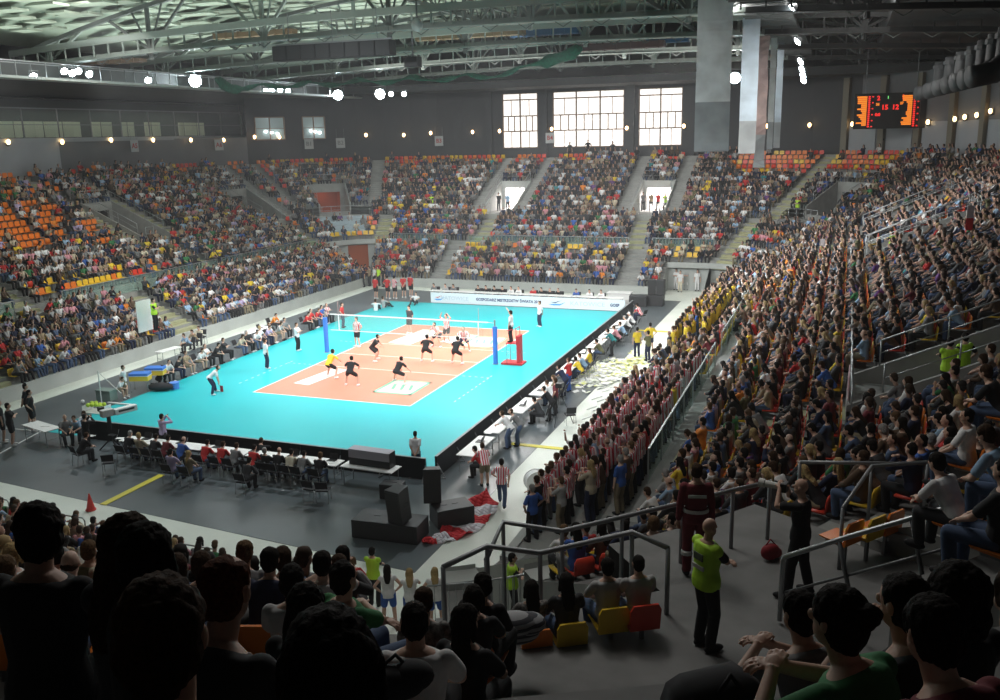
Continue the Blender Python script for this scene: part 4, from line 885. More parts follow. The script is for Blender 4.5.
# ---- boards
BRD = mat('board_black', (.012,.013,.015), .35)
def board(p0, p1, h, m, name, label, n, cat='advertising board'):
    p0 = Vector((*p0, .016)); p1 = Vector((*p1, .016)); t = empty(name, p0[:]); tag(t, label, cat); d = (p1-p0); L = d.length; d.normalize()
    for i in range(n):
        a = d*(L*i/n+.01); c = d*(L*(i+1)/n-.01); b = MB(); b.bar(a+Vector((0,0,h/2)), c+Vector((0,0,h/2)), .09, h-.02); b.build('panel', m, t)
    f = MB(); nrm = Vector((-d.y, d.x, 0))
    for i in range(n+1): q = d*(L*i/n); f.bar(q-nrm*.05+Vector((0,0,.02)), q-nrm*.4+Vector((0,0,.02)), .04); f.bar(q-nrm*.38+Vector((0,0,.03)), q-nrm*.05+Vector((0,0,h*.7)), .03)
    f.build('foot', LEGG, t); e = MB(); e.bar(d*.01+Vector((0,0,h)), d*(L-.01)+Vector((0,0,h)), .1, .02); e.build('top_edge', mat('board_edge', (.25,.26,.27), .4), t); return t
board((-7.1, -17.45), (9.35, -17.6), .85, BRD, 'advertising_board', 'long black advertising board between the blue court and the near tables', 9)
board((9.62, -17.3), (9.62, 17.1), .85, BRD, 'advertising_board', 'long black advertising board beside the side table row', 18)
bw = empty('advertising_banner', (1.35, 17.15, .016)); tag(bw, 'white city banner with dark lettering across the far end of the court', 'banner')
b = MB(); b.box((0, 0, .42), (15.4, .08, .8)); b.build('panel', mat('banner_white', (.86,.83,.87), .6), bw)
b = MB(); [b.bar((-7.6+i*1.9, .05, .02), (-7.6+i*1.9, .45, .02), .05) for i in range(9)]; b.build('foot', LEGG, bw)
NAVY = mat('print_navy', (.05,.05,.16), .6); PGREY = mat('print_grey', (.62,.60,.68), .6); PBLUE = mat('print_blue', (.1,.35,.75), .6); PRED = mat('print_red', (.7,.08,.1), .6)
RXB = Matrix.Rotation(PI/2, 4, 'X')
for tx, x, s, m, bo, sx in (('KATOWICE', -5.67, .40, PGREY, .0, 1.1), ('GOSPODARZ MISTRZOSTW ŚWIATA 2014', -1.28, .30, NAVY, .010, .92), ('KATOWICE', 4.9, .42, PGREY, .0, 1.2), ('GOSP', 6.94, .30, NAVY, .012, .9)):
    text_mesh(tx, s, 'x', m, bw, Matrix.Translation((x, -.05, .42)) @ RXB, bold=bo, sx=sx)
for x, s in ((-7.05, .7), (2.5, 1.0)):
    b = MB(); b.rings([[(x-.6*s, -.05, .30), (x-.2*s, -.05, .22), (x+.3*s, -.05, .24), (x+.75*s, -.05, .50), (x+.3*s, -.05, .34), (x-.2*s, -.05, .34)], [(x-.6*s, -.046, .30), (x-.2*s, -.046, .22), (x+.3*s, -.046, .24), (x+.75*s, -.046, .50), (x+.3*s, -.046, .34), (x-.2*s, -.046, .34)]]); b.build('emblem', PBLUE, bw)
    b = MB(); b.rings([[(x-.45*s, -.052, .46), (x-.05*s, -.052, .40), (x+.45*s, -.052, .62), (x-.05*s, -.052, .48)], [(x-.45*s, -.047, .46), (x-.05*s, -.047, .40), (x+.45*s, -.047, .62), (x-.05*s, -.047, .48)]]); b.build('emblem', PRED if x < 0 else NAVY, bw)
# ---- tables, chairs
def table(x, y, rz, L, W, label, group):
    t = empty('folding_table', (x, y, .012), rz); tag(t, label, 'table', group); b = MB(); b.box((0,0,.73), (L, W, .04)); b.build('tabletop', TOPW, t, bevel=.008)
    for sx in (-1, 1):
        for sy in (-1, 1): b = MB(); b.cyl((sx*(L/2-.12), sy*(W/2-.08), 0), (sx*(L/2-.12), sy*(W/2-.08), .71), .018); b.build('leg', LEGG, t)
    b = MB(); [b.bar((s*(L/2-.12), -W/2+.08, .3), (s*(L/2-.12), W/2-.08, .3), .02) for s in (-1, 1)]; b.build('brace', LEGG, t); return t
_ch = None
def chair(x, y, rz, label, group):
    global _ch
    if _ch is None:
        t = empty('stacking_chair', (x, y, .012), rz)
        b = MB(); b.box((0, .02, .44), (.45, .44, .05)); b.build('seat', BLKF, t, bevel=.02)
        b = MB(); rg = []
        for q in range(5): z = .56+q*.075; yy = -.22-.03*q-.01*(q-2)**2*.5; rg.append([(-.22, yy, z), (.22, yy, z), (.22, yy-.035, z), (-.22, yy-.035, z)])
        b.rings(rg); b.build('backrest', BLKF, t, bevel=.01)
        for sx in (-1, 1):
            b = MB(); b.tube([(sx*.22, .2, 0), (sx*.22, .18, .42)], .012, 6); b.build('leg', LEGG, t); b = MB(); b.tube([(sx*.22, -.26, 0), (sx*.22, -.2, .42), (sx*.22, -.34, .88)], .012, 6); b.build('leg', LEGG, t)
        _ch = t
    else: t = copy_tree(_ch, None, (x, y, .012), rz)
    tag(t, label, 'chair', group); return t
def laptop(x, y, rz, label, z=.766):
    t = empty('laptop', (x, y, z), rz); tag(t, label, 'laptop', 'laptops on the tables'); b = MB(); b.box((0,0,.01), (.34,.24,.02)); b.build('keyboard', BLKP, t); b = MB(); b.box((0,.15,.12), (.34,.015,.23), mtx=Matrix.Rotation(-.3, 3, 'X')); b.build('screen', BLKP, t)
def sheet(x, y, rz, label, z=.766, s=.3):
    b = MB(); b.box((0,0,.004), (s, s*.72, .008)); o = b.build('paper_sheet', W_, None, loc=(x, y, z), rz=rz); tag(o, label, 'paper')
NEARP = [  # px of the head column, row (0 table row, 1 second row), shirt, hair, hair colour, pose
 (127,0,'black','short','grey','sit_fwd'), (141,0,'beige','bob','blond','sit_lap'), (152,0,'charcoal','short','dark','sit_fwd'), (164,0,'maroon','short','dark','sit_fwd'), (179,0,'blue','bald','brown','sit_fwd'), (203,0,'red','short','dark','sit_fwd'), (219,0,'red','short','brown','sit_fwd'), (232,0,'grey','short','brown','sit_fwd'), (250,0,'red','crop','dark','sit_fwd'), (266,0,'charcoal','short','grey','sit_fold'), (275,0,'black','bald','light brown','sit_fwd'), (288,0,'cream','short','dark','sit_fwd'), (299,0,'grey','crop','dark','sit_knees'), (317,0,'black','bob','light brown','sit_fwd'),
 (171,1,'lavender','short','dark','sit_lap'), (188,1,'khaki','long','blond','sit_turnr'), (243,1,'charcoal','short','dark','sit_knees')]
for i in range(1, 6): table(-4.9+i*2.05, -18.75, 0, 1.98, .7, 'white folding table behind the black board, %s from the broadcast camera' % ordinal(i), 'near tables')
for i, (px, row, sh, hr, hc, ps) in enumerate(NEARP):
    y = -19.45 if row == 0 else -20.7; p = at(px, 0, 0)
    d = CF+CR*((px-500)/FPX)-CU*((462-350)/FPX); x = CP.x+(y-CP.y)/d.y*d.x
    nm = 'person in %s shirt with %s hair at the near tables%s' % (sh, hc if hr != 'bald' else 'balding', ', second row' if row else (', beside one in '+NEARP[i-1][2] if i and NEARP[i-1][1] == 0 else ''))
    person(ps, (x, y, .012), R_.uniform(-.15,.15), sh, R_.choice(('denim','charcoal','black')), hr, hc, fine=0, label=nm, sleeve='long' if sh in ('black','charcoal','beige','grey') else 'short')
    chair(x, y-.04, 0, 'black chair under one in %s at the near tables, %s along' % (sh, ordinal(i)), 'near table chairs')
for i, px in enumerate((310, 322, 110)): 
    d = CF+CR*((px-500)/FPX)-CU*((470-350)/FPX); y = -20.6; x = CP.x+(y-CP.y)/d.y*d.x; chair(x, y, .3*i, 'empty black chair pulled back behind the near tables, %s' % ('draped with a coat', 'at the open end', 'by the broadcast camera')[i], 'loose chairs')
for i in range(7): laptop(-4.6+i*1.75, -18.6, 0, 'open black laptop on the near tables, %s from the broadcast camera' % ordinal(i))
for i in range(9): sheet(-5.4+i*1.42, -18.95+.1*(i % 3), .3*i, 'white paper sheet on the near tables, %s from the broadcast camera' % ordinal(i), s=.32)
# monitor box table
table(7.6, -18.7, -.05, 2.2, .8, 'white table carrying the black-faced box by the corner of the boards', None)
t = empty('monitor_case', (7.6, -18.55, .762), -.05); tag(t, 'grey-topped black case standing on the corner table', 'case'); b = MB(); b.box((0,0,.3), (1.75,.45,.6)); b.build('case_body', BLKP, t, bevel=.02); b = MB(); b.box((0,-.02,.604), (1.76,.47,.015)); b.box((0,-.232,.44), (1.74,.02,.32)); b.build('lid', mat('case_lid', (.42,.4,.45), .5), t)
# speakers on subs
def speaker(p, rz, tilt, label):
    t = empty('stage_loudspeaker', p, rz); t.rotation_euler.x = tilt; tag(t, label, 'loudspeaker'); b = MB(); b.rings([[(-.3,-.28,0),(.3,-.28,0),(.22,.3,0),(-.22,.3,0)], [(-.3,-.28,1.15),(.3,-.28,1.15),(.22,.3,1.15),(-.22,.3,1.15)]]); o = b.build('cabinet', mat('speaker_black', (.03,.032,.035), .5), t, bevel=.02)
    b = MB(); b.box((0,-.29,.56), (.54,.02,1.05)); b.build('grille', BLK2, t); b = MB(); [b.box((s*.27,.05,.6), (.02,.2,.12)) for s in (-1, 1)]; b.build('handle', BLKP, t)
def sub(p, rz, size, label):
    t = empty('subwoofer', p, rz); tag(t, label, 'loudspeaker'); b = MB(); b.box((0,0,size[2]/2), size); b.build('cabinet', mat('speaker_black', (.03,.032,.035), .5), t, bevel=.02); b = MB(); b.box((0,-size[1]/2-.008,size[2]/2), (size[0]*.9,.015,size[2]*.85)); b.build('grille', BLK2, t)
    b = MB(); b.box((-size[0]*.2,.05,size[2]+.004), (.2,.08,.01)); b.box((size[0]*.1,.05,size[2]+.004), (.2,.08,.01)); b.build('handle', BLKP, t)
q = at(392, 540); sub((q.x-.2, q.y+.3, .012), .05, (2.3, 1.0, .62), 'low wide black subwoofer under the slanting loudspeakers'); q2 = at(449, 528); sub((q2.x-.1, q2.y+.5, .012), .75, (1.3, .9, .62), 'second black subwoofer turned towards the striped flag')
speaker((q.x+.28, q.y+.15, .66), -.25, .12, 'black wedge loudspeaker on the low wide subwoofer'); speaker((q2.x-.75, q2.y+.45, .66), .35, -.16, 'black wedge loudspeaker leaning on the second subwoofer'); q = at(393, 497); sub((q.x, q.y, .012), .1, (.8,.6,.55), 'small black equipment box behind the wedge loudspeakers')
# striped flag
t = empty('striped_flag', (0,0,0)); tag(t, 'long red and white striped flag crumpled on the dark mat', 'flag'); pl = [at(423,544), at(437,541), at(452,535), at(464,527), at(472,518), at(480,510), at(486,501)]
b = MB(); rg = []; n = 42; RDF = mat('flag_red', (.68,.03,.04), .8); WHF = mat('flag_white', (.82,.78,.84), .8)
for i in range(n+1):
    u = i/n*(len(pl)-1); k = min(int(u), len(pl)-2); p = pl[k].lerp(pl[k+1], u-k); dd = (pl[k+1]-pl[k]).normalized(); nn = Vector((-dd.y, dd.x, 0)); w = .12+.5*min(1, i/20) if i < 38 else .5-.12*(i-38)
    row = []
    for j in range(7): v = (j/6-.5)*2; row.append(p+nn*(w*v)+Vector((0,0,.05+.06*math.sin(i*.9+j)+.05*math.cos(j*2.1+i*.4)+(.35*max(0,(i-34)/8)))))
    rg.append(row)
for i in range(n):
    b.cm = 0 if (i//6) % 2 == 0 else 1
    for j in range(6): b.quad(rg[i][j], rg[i][j+1], rg[i+1][j+1], rg[i+1][j])
o = b.build('cloth', [RDF, WHF], t, smooth=True); sm = o.modifiers.new('thick', 'SOLIDIFY'); sm.thickness = .012
# side tables by the long board
for i in range(9): table(10.5, -15.4+i*2.9 if i < 4 else -14.0+i*2.9, PI/2, 2.4, .7, 'white side table along the long black board, %s from the wedge loudspeakers' % ordinal(i), 'side tables')
for i in range(10): laptop(10.45, -14.9+i*2.6, -PI/2, 'open black laptop on the side tables, %s from the wedge loudspeakers' % ordinal(i))
for i in range(8): sheet(10.4+.1*(i % 2), -13.8+i*3.1, .4*i, 'white paper sheet on the side tables, %s from the wedge loudspeakers' % ordinal(i))
SIDEP = [(501,444,'white','short','brown','stand_lean','denim'),(518,442,'grey','crop','brown','stand_lean','denim'),(541,421,'charcoal','short','dark','sit_fwd','black'),(551,417,'black','short','dark','stand_lean','black'),(557,411,'maroon','bob','brown','stand_hips','black'),(549,402,'white','short','brown','sit_fwd','denim'),(556,396,'khaki','short','light brown','sit_fwd','denim'),(562,393,'navy','short','dark','stand_lean','navy'),(569,388,'red','crop','brown','stand_fold','blue'),
 (575,376,'yellow','bob','dark','sit_fwd','denim'),(583,372,'light blue','short','brown','sit_fwd','denim'),(590,368,'yellow','long','brown','sit_turn','denim'),(600,357,'olive','short','dark','sit_fwd','denim'),(612,352,'teal','short','dark','stand_lean','charcoal'),(619,342,'pink','short','brown','sit_fwd','charcoal'),(625,338,'light blue','short','brown','sit_fwd','black'),(628,331,'white','short','grey','sit_fwd','black'),(633,327,'white','cap','white','sit_fwd','black')]
for i, (px, py, sh, hr, hc, ps, tr) in enumerate(SIDEP):
    p = at(px, py+4); p.x = min(max(p.x, 11.1), 11.6); person(ps, (p.x, p.y, .012), PI/2+R_.uniform(-.3,.3), sh, tr, hr, hc, label='person in %s top, %s trousers, %s at the side tables, %s along' % (sh, tr, 'sitting' if 'sit' in ps else 'standing', ordinal(i+1)))
    if 'sit' in ps: chair(p.x+.04, p.y, PI/2, 'black chair of the person in %s, %s along the side tables' % (sh, ordinal(i)), 'side table chairs')
# far tables behind the banner
FARP = [(436,'grey','short','dark'),(447,'light grey','short','brown'),(455,'grey','bob','brown'),(479,'charcoal','short','dark'),(487,'black','short','dark'),(496,'black','bob','dark'),(503,'black','short','brown'),(513,'white','short','brown'),(520,'white','crop','dark'),(534,'red','short','dark'),(543,'black','short','dark'),(551,'charcoal','short','grey'),(560,'black','crop','brown'),(577,'blue','short','brown'),(590,'white','short','dark'),(602,'white','short','brown')]
for i in range(8): table(-6.0+i*1.95, 18.5, 0, 1.9, .7, 'white table behind the city banner, %s from the red-shirted group' % ordinal(i), 'far tables')
for i, (px, sh, hr, hc) in enumerate(FARP):
    d = CF+CR*((px-500)/FPX)-CU*((293-350)/FPX); y = 19.25; x = CP.x+(y-CP.y)/d.y*d.x
    person('sit_fwd', (x, y, .0), PI+R_.uniform(-.2,.2), sh, 'black', hr, hc, label='person in %s top with %s hair behind the city banner, %s along' % (sh, hc, ordinal(i)))
    chair(x, y+.05, PI, 'black chair behind the city banner under one in %s, %s along' % (sh, ordinal(i)), 'far table chairs')
# far speaker stack
sub((9.5, 19.6, .012), .1, (1.3,1.0,.8), 'black subwoofer standing alone by the far corner of the boards'); sub((10.7, 20.1, .012), 0, (1.2,.9,.8), 'black subwoofer under the tall far loudspeakers')
speaker((10.4, 20.1, .82), .2, 0, 'tall black loudspeaker on the far subwoofer, court side'); speaker((11.1, 20.1, .82), -.2, 0, 'tall black loudspeaker on the far subwoofer, stand side')
b = MB(); b.box((0,0,.45), (1.7,.8,.86)); b.box((0,0,.9), (1.85,.95,.06)); o = b.build('cloth_table', W_, None, loc=(8.0, 20.0, 0.0)); tag(o, 'white cloth-covered box table beside the far black subwoofer', 'table')
# ---- team bench side
bench = [(184,386,'black','short','dark','squat','black'),(193,384,'white','crop','brown','sit_fwd','charcoal'),(200,380,'black','short','dark','sit_fwd','navy'),(210,376,'tan','short','brown','sit_lap','khaki'),(217,371,'white','short','brown','sit_fwd','khaki'),(224,368,'white','crop','dark','sit_fold','black'),(231,365,'black','short','dark','sit_fwd','black'),(240,361,'charcoal','short','brown','sit_fold','black'),(246,355,'beige','bob','brown','sit_fwd','denim'),(251,352,'black','short','grey','sit_lap','black'),(259,349,'white','short','dark','sit_fwd','denim'),(264,347,'white','bob','blond','sit_lap','navy'),(272,345,'lavender','short','brown','sit_fwd','navy'),(279,344,'white','short','light brown','sit_lap','khaki'),(286,341,'light grey','bob','brown','sit_fwd','khaki'),(291,338,'grey','short','dark','sit_lap','black'),
 (306,330,'red','short','dark','sit_fwd','black'),(312,328,'red','crop','brown','sit_lap','black'),(317,326,'red','short','light brown','sit_fwd','denim'),(323,324,'blue','short','dark','sit_lap','navy'),(330,322,'white','crop','brown','sit_fold','black')]
for i, (px, py, sh, hr, hc, ps, tr) in enumerate(bench):
    p = at(px, py); p.x = min(p.x, -10.4); y = p.y
    person(ps, (p.x, y, .012), -PI/2+R_.uniform(-.3,.3), sh, tr, hr, hc, shoe='white' if i % 2 else 'black', legs='short' if tr == 'khaki' else 'long', shirtm=STRIPE if i == 20 else None, label='person in %s top %s on the team side, %s from the ball trolleys' % ('striped' if i == 20 else sh, 'squatting' if ps == 'squat' else 'sitting', ordinal(i)))
    if ps != 'squat': chair(p.x-.04, y, -PI/2, 'black team side chair under one in %s, %s from the trolleys' % (sh, ordinal(i)), 'team side chairs')
table(-11.6, 1.6, PI/2, 2.4, .75, 'white scorers table on the team side of the court', None); sheet(-11.6, 1.2, .2, 'white score sheet on the scorers table', s=.42); laptop(-11.65, 2.1, PI/2, 'open black laptop on the scorers table')
table(-13.4, -4.6, PI/2-.1, 1.6, .6, 'pale blue-topped table on the floor strip below the side wall', None)
for i, (px, py, sh) in enumerate(((190,350,'light blue'),(197,346,'tan'),(202,342,'cream'))): p = at(px, py+2); person('sit_fwd', (p.x, p.y, 0), PI*.9+i*.3, sh, 'charcoal', 'short', 'brown', label='person in %s at the pale blue table by the side wall' % sh); chair(p.x, p.y+.05, PI*.9+i*.3, 'black chair of the person in %s by the side wall' % sh, 'side wall chairs')
p = at(273, 331); person('sit_fwd', (p.x, p.y, 0), -PI/2, 'orange', 'charcoal', 'short', 'dark', label='person in orange shirt sitting alone on the pale floor strip'); chair(p.x-.04, p.y, -PI/2, 'black chair of the person in orange on the floor strip', None)
# trolleys with blue and yellow covers
for i, (px, py) in enumerate(((142,391),(157,385))):
    p = at(px, py); t = empty('ball_trolley', (p.x, p.y, .012), .35); tag(t, 'blue and yellow covered ball trolley %s' % ('nearer the mop holders' if i == 0 else 'nearer the team chairs'), 'trolley', 'ball trolleys'); b = MB(); b.box((0,0,.92), (1.0,.6,.16)); b.build('lid', PADB, t, bevel=.03); b = MB(); b.box((0,0,.72), (.98,.58,.26)); b.build('bag', mat('trolley_yellow', (.8,.55,.05), .6), t); b = MB(); b.box((0,0,.852), (1.01,.61,.03)); b.build('band', W_, t)
    for sx in (-1, 1):
        for sy in (-1, 1): b = MB(); b.cyl((sx*.45, sy*.26, .06), (sx*.45, sy*.26, .6), .014); b.ell((sx*.45, sy*.26, .04), (.03,.03,.04)); b.build('leg', LEGG, t)
BALL = mat('ball_lime', (.55,.72,.05), .5)
p = at(97, 412); t = empty('ball_basket', (p.x, p.y, .012)); tag(t, 'low white basket heaped with lime balls at the corner of the blue floor', 'basket'); b = MB(); [b.box((sx*.55, 0, .18), (.03, .7, .3)) or b.box((0, sx*.35, .18), (1.1, .03, .3)) for sx in (-1, 1)]; b.box((0,0,.02), (1.1,.7,.03)); b.build('frame', W_, t)
for i in range(8):
    b = MB(); b.ell((0,0,0), (.105,.105,.105), n=12, m=8); o = b.build('volleyball', BALL, None, True, loc=(p.x-.38+.25*(i % 4), p.y-.12+.25*(i//4), .35+.03*(i % 3))); tag(o, 'lime ball in the white basket, %s along its %s row' % (ordinal(i % 4), 'front' if i < 4 else 'rear'), 'ball', 'balls in the basket')
p = at(83, 404); b = MB(); b.ell((0,0,.105), (.105,.105,.105)); tag(b.build('volleyball', W_, None, True, loc=(p.x, p.y, .012)), 'single white ball lying on the dark mat', 'ball')
# mop kids and their frame
p = at(120, 398); person('sit_fwd', (p.x, p.y, .012), -PI/2, 'white', 'khaki', 'short', 'brown', legs='short', shoe='white', scale=.9, label='child in white shirt sitting by the white upright frame'); p2 = at(126, 397); person('stand_back', (p2.x, p2.y, .012), -1.2, 'white', 'khaki', 'short', 'brown', legs='short', shoe='white', scale=.95, label='child in white shirt standing by the white upright frame')
p = at(102, 405); t = empty('mop_stand', (p.x, p.y, .012)); tag(t, 'white upright frame with slanting floor mop beside the children', 'mop'); b = MB(); b.cyl((0,0,0), (0,0,1.75), .025); b.cyl((0,0,1.7), (1.3,0,.7), .018); b.build('pole', W_, t); b = MB(); b.box((.9,.3,.04), (1.6,.14,.06)); b.build('mop_head', W_, t)
b = MB(); b.box((0,0,.27), (.9,.5,.5)); b.box((0,0,.54), (.95,.55,.04)); p = at(118, 400); tag(b.build('equipment_crate', mat('crate_green', (.2,.27,.24), .6), None, loc=(p.x-.5, p.y-.2, .012)), 'grey-green crate behind the sitting child', 'crate')
p = at(175, 389); b = MB(); b.cyl((0,0,0), (0,0,.32), .22, .25, 16); b.cyl((0,0,.32), (0,0,.36), .26, .26, 16); tag(b.build('cool_box', mat('cooler_blue', (.1,.25,.7), .4), None, loc=(p.x, p.y, .012)), 'round blue and white cool box by the squatting person', 'cool box')
p = at(161, 391); b = MB(); b.ell((0,0,.22), (.7,.32,.22)); b.cyl((-.5,0,.4), (.5,0,.4), .02); tag(b.build('kit_bag', BLKF, None, True, loc=(p.x, p.y, .012), rz=.3), 'large black kit bag beside the ball trolleys', 'bag')
# tall players in black waiting
for i, (px, py, f, ps) in enumerate(((30,424,-.9,'stand_back'),(34,431,-1.0,'stand_hips'),(4,443,-.7,'stand'),(13,446,-.9,'stand_fold'))): p = at(px, py); person(ps, (p.x, p.y, .012), f, 'black', 'black', 'short', 'dark', legs='short', shoe='white', scale=1.1, label='tall player in black kit waiting by the white line, %s from the side wall' % ordinal(i))
# near-left table group
table(-8.6, -18.5, -.25, 1.9, .75, 'white table with papers at the open end of the black board', None); sheet(-8.4, -18.4, .3, 'white papers on the table at the board end', s=.4)
for i, (px, py, sh, f, ps, hr) in enumerate(((68,440,'grey',-2.2,'sit_lap','bald'),(79,437,'light blue',-2.6,'sit_fwd','short'),(88,432,'white',-2.5,'sit_fwd','bob'),(82,460,'black',-.3,'sit_fwd','short'))): p = at(px, py+4); person(ps, (p.x, p.y, .012), f, sh, 'charcoal', hr, 'brown', label='person in %s around the table at the open end of the black board' % sh); chair(p.x, p.y-.03, f, 'black chair of the person in %s at the board end table' % sh, 'board end chairs')
# broadcast camera with operator
p = Vector((-5.0, -18.35, .012)); t = empty('broadcast_camera', p[:], -.35); tag(t, 'broadcast camera with long white lens on a black pedestal', 'camera'); b = MB(); b.box((0,0,1.62), (.3,.5,.3)); b.build('camera_body', mat('camera_grey', (.5,.5,.48), .5), t, bevel=.02); b = MB(); b.box((.1,.75,1.6), (.26,1.0,.26)); b.build('lens', W_, t, bevel=.03); b = MB(); b.box((.235,.75,1.62), (.008,.7,.08)); b.build('lens_stripe', BLKP, t); b = MB(); b.cyl((0,.05,.4), (0,.05,1.46), .09); b.build('pedestal', BLKP, t)
for k in range(3): b = MB(); a = 2*PI*k/3; b.cyl((0,.05,.5), (.5*math.cos(a), .05+.5*math.sin(a), .02), .03); b.build('leg', BLKP, t)
b = MB(); b.box((-.3,-.1,1.75), (.24,.2,.18)); b.build('viewfinder', BLKP, t)
person('stand_cam', (p.x-.5, p.y-.75, .012), -.2, 'black', 'black', 'cap', 'black', sleeve='long', label='camera operator in black behind the long white lens'); person('stand_cam', (-2.35, -18.15, .012), -.25, 'lavender', 'charcoal', 'short', 'dark', sleeve='long', label='photographer in lavender shirt standing at the black board')
p = at(278, 452); person('squat', (2.2, -17.95, .012), .2, 'black', 'black', 'short', 'brown', label='photographer in black crouching behind the board'); person('stand_back', (8.75, -17.2, .016), .25, 'white', 'denim', 'crop', 'dark', label='person in white shirt standing in the corner of the boards'); 
b = MB(); b.box((0,-.16,1.2), (.16,.006,.16)); 
# striped supporters on the mat
p = at(502, 506); person('step', (p.x, p.y, .012), .2, 'red', 'denim', 'short', 'dark', fine=1, shirtm=STRIPE, label='person in striped shirt and jeans walking on the dark mat'); p = at(490, 487); person('stand_lean', (p.x-.2, p.y, .012), .6, 'red', 'khaki', 'short', 'brown', legs='short', shirtm=STRIPE, fine=1, label='person in striped shirt and shorts leaning at the side tables'); p = at(480, 478); person('sit_fwd', (11.35, p.y, .012), PI/2, 'red', 'black', 'short', 'dark', label='person in red at the first side table')
# tripod and chair on side mat
p = at(560, 424); t = empty('camera_tripod', (p.x, p.y, .012)); tag(t, 'tall thin tripod with a black camera beside the side tables', 'tripod')
for k in range(3): b = MB(); a = 2*PI*k/3+.4; b.cyl((0,0,1.5), (.6*math.cos(a), .6*math.sin(a), 0), .016); b.build('leg', BLKP, t)
b = MB(); b.cyl((0,0,1.4), (0,0,1.7), .03); b.box((0,0,1.8), (.3,.4,.2)); b.cyl((0,.2,1.8), (0,.42,1.8), .07); b.build('camera_body', BLKP, t)
p = at(570, 424); chair(p.x, p.y, .5, 'pale folding chair beside the thin tripod'.replace('pale folding','lone black'), None)
# yellow shirted people on the mat
for i, (px, py, f, ps) in enumerate(((637,357,.5,'stand'),(650,352,.3,'stand_hips'),(648,361,.9,'stand_fold'))): p = at(px, py); person(ps, (p.x, p.y, .012), f, 'yellow' if i < 2 else 'olive', 'navy', 'short', 'dark', legs='long' if i != 1 else 'short', label=('person in yellow shirt and dark trousers standing on the side mat', 'person in yellow shirt and shorts standing on the side mat', 'person in olive standing where the side mat ends')[i])
p = at(641, 322); person('sit_fwd', (p.x, p.y, .012), 1.2, 'white', 'navy', 'short', 'dark', shirtm=STRIPE, label='person in striped shirt sitting by the far black subwoofer'); chair(p.x+.04, p.y, 1.2, 'black chair under the striped person by the far subwoofer', None)
# paper streamers
b = MB(); r = random.Random(5)
for i in range(900):
    c = at(600, 374)+Vector((r.gauss(0, .55), r.gauss(0, 1.2), 0)); s = .16+.3*r.random(); b.cm = 0 if r.random() < .6 else (1 if r.random() < .5 else 2); b.box((c.x, c.y, .03+.06*r.random()), (s, s*.45, .006), mtx=Matrix.Rotation(r.random()*6, 3, 'Z') @ Matrix.Rotation(r.uniform(-.5,.5), 3, 'X'))
for i in range(160):
    c = at(630, 362)+Vector((r.gauss(.3, .5), r.gauss(-.5, 1.6), 0)); b.cm = 1; b.box((c.x, c.y, .02), (.25, .1, .005), rz=r.random()*6)
o = b.build('paper_streamer_litter', [W_, mat('paper_lime', (.75,.78,.3), .7), mat('paper_pale', (.7,.74,.6), .7)]); o['kind'] = 'stuff'
t = MB()
for i in range(5):
    p0 = at(582+i*5, 420-i*10); t.tube([p0+Vector((0,0,.02)), p0+Vector((.3,.7,.02)), p0+Vector((.1,1.4,.02)), p0+Vector((.5,2.2,.02))], .03, 6)
o = t.build('paper_ribbon_litter', W_); o['kind'] = 'stuff'
# ---- players, officials
K = dict(hair='short', hairc='dark', legs='short', shoe='white', fine=1)
GAME = [((352,386),'ready',.15,'black','black','player in black kit crouched ready beside the white floor decal',{}), ((400,383),'ready_low',-.3,'black','black','player in black kit lunging low over the green-edged decal',{}), ((376,361),'ready',-1.2,'black','black','player in black kit turned sideways in mid court',{}), ((427,362),'ready',.1,'black','black','player in black kit half crouched behind the net, clear of team mates',{}), ((457,364),'ready',-.1,'black','black','player in black kit crouched close to the net by the antenna',{}), ((410,334),'stand_back',PI*.95,'charcoal','black','player in charcoal kit on the far half by the white decal',{}), ((332,378),'ready',-.25,'yellow','black','libero in yellow shirt crouched at the sideline',{}),
 ((358,347),'stand_hips',PI*.9,'red','black','striped player waiting wide near the blue net post',1), ((437,347),'ready',PI*.9,'red','black','striped player crouched in front of the far decal',1), ((447,343),'net_up',PI,'red','black','striped player with both arms raised at the net',1), ((464,352),'ready',PI*1.1,'red','navy','striped player crouched by the net antenna',1)]
for (px, py), ps, f, sh, tr, lab, st in GAME:
    p = at(px, py); person(ps, (p.x, p.y, .022), f, sh, tr, label=lab, shirtm=STRIPE if st else None, scale=1.08, **K)
person('stand_ref', (6.35, .35, 1.265), PI/2, 'white', 'black', 'short', 'dark', fine=1, scale=1.03, label='referee in white shirt and black trousers signalling on the red stand')
for (px, py), ps, f, tr, lab in (((298,351),'stand_fold',-PI/2,'black','second referee in white shirt standing by the blue net post'), ((267,369),'stand',-.6,'navy','line judge in white shirt standing upright on the blue floor'), ((215,394),'bent_knees',-1.0,'navy','line judge in white shirt bending with flag held low'), ((540,327),'stand_back',PI*.8,'navy','line judge in pale shirt at the far end of the blue floor')):
    p = at(px, py); person(ps, (p.x, p.y, .02), f, 'white', tr, 'short', 'brown', shoe='white', fine=1, label=lab)
p = at(216, 392); t = empty('line_flag', (p.x+.32, p.y-.05, .022)); tag(t, 'small red flag held low by the bending line judge', 'flag'); b = MB(); b.cyl((0,0,.02), (0,0,.62), .012); b.build('stick', W_, t); b = MB(); b.box((.09,0,.2), (.18,.01,.32)); b.build('cloth', RDF, t)
p = at(343, 328); person('stand_hips', (p.x, p.y, .012), -1.3, 'red', 'navy', 'short', 'brown', label='coach in red shirt standing behind the far end of the net')
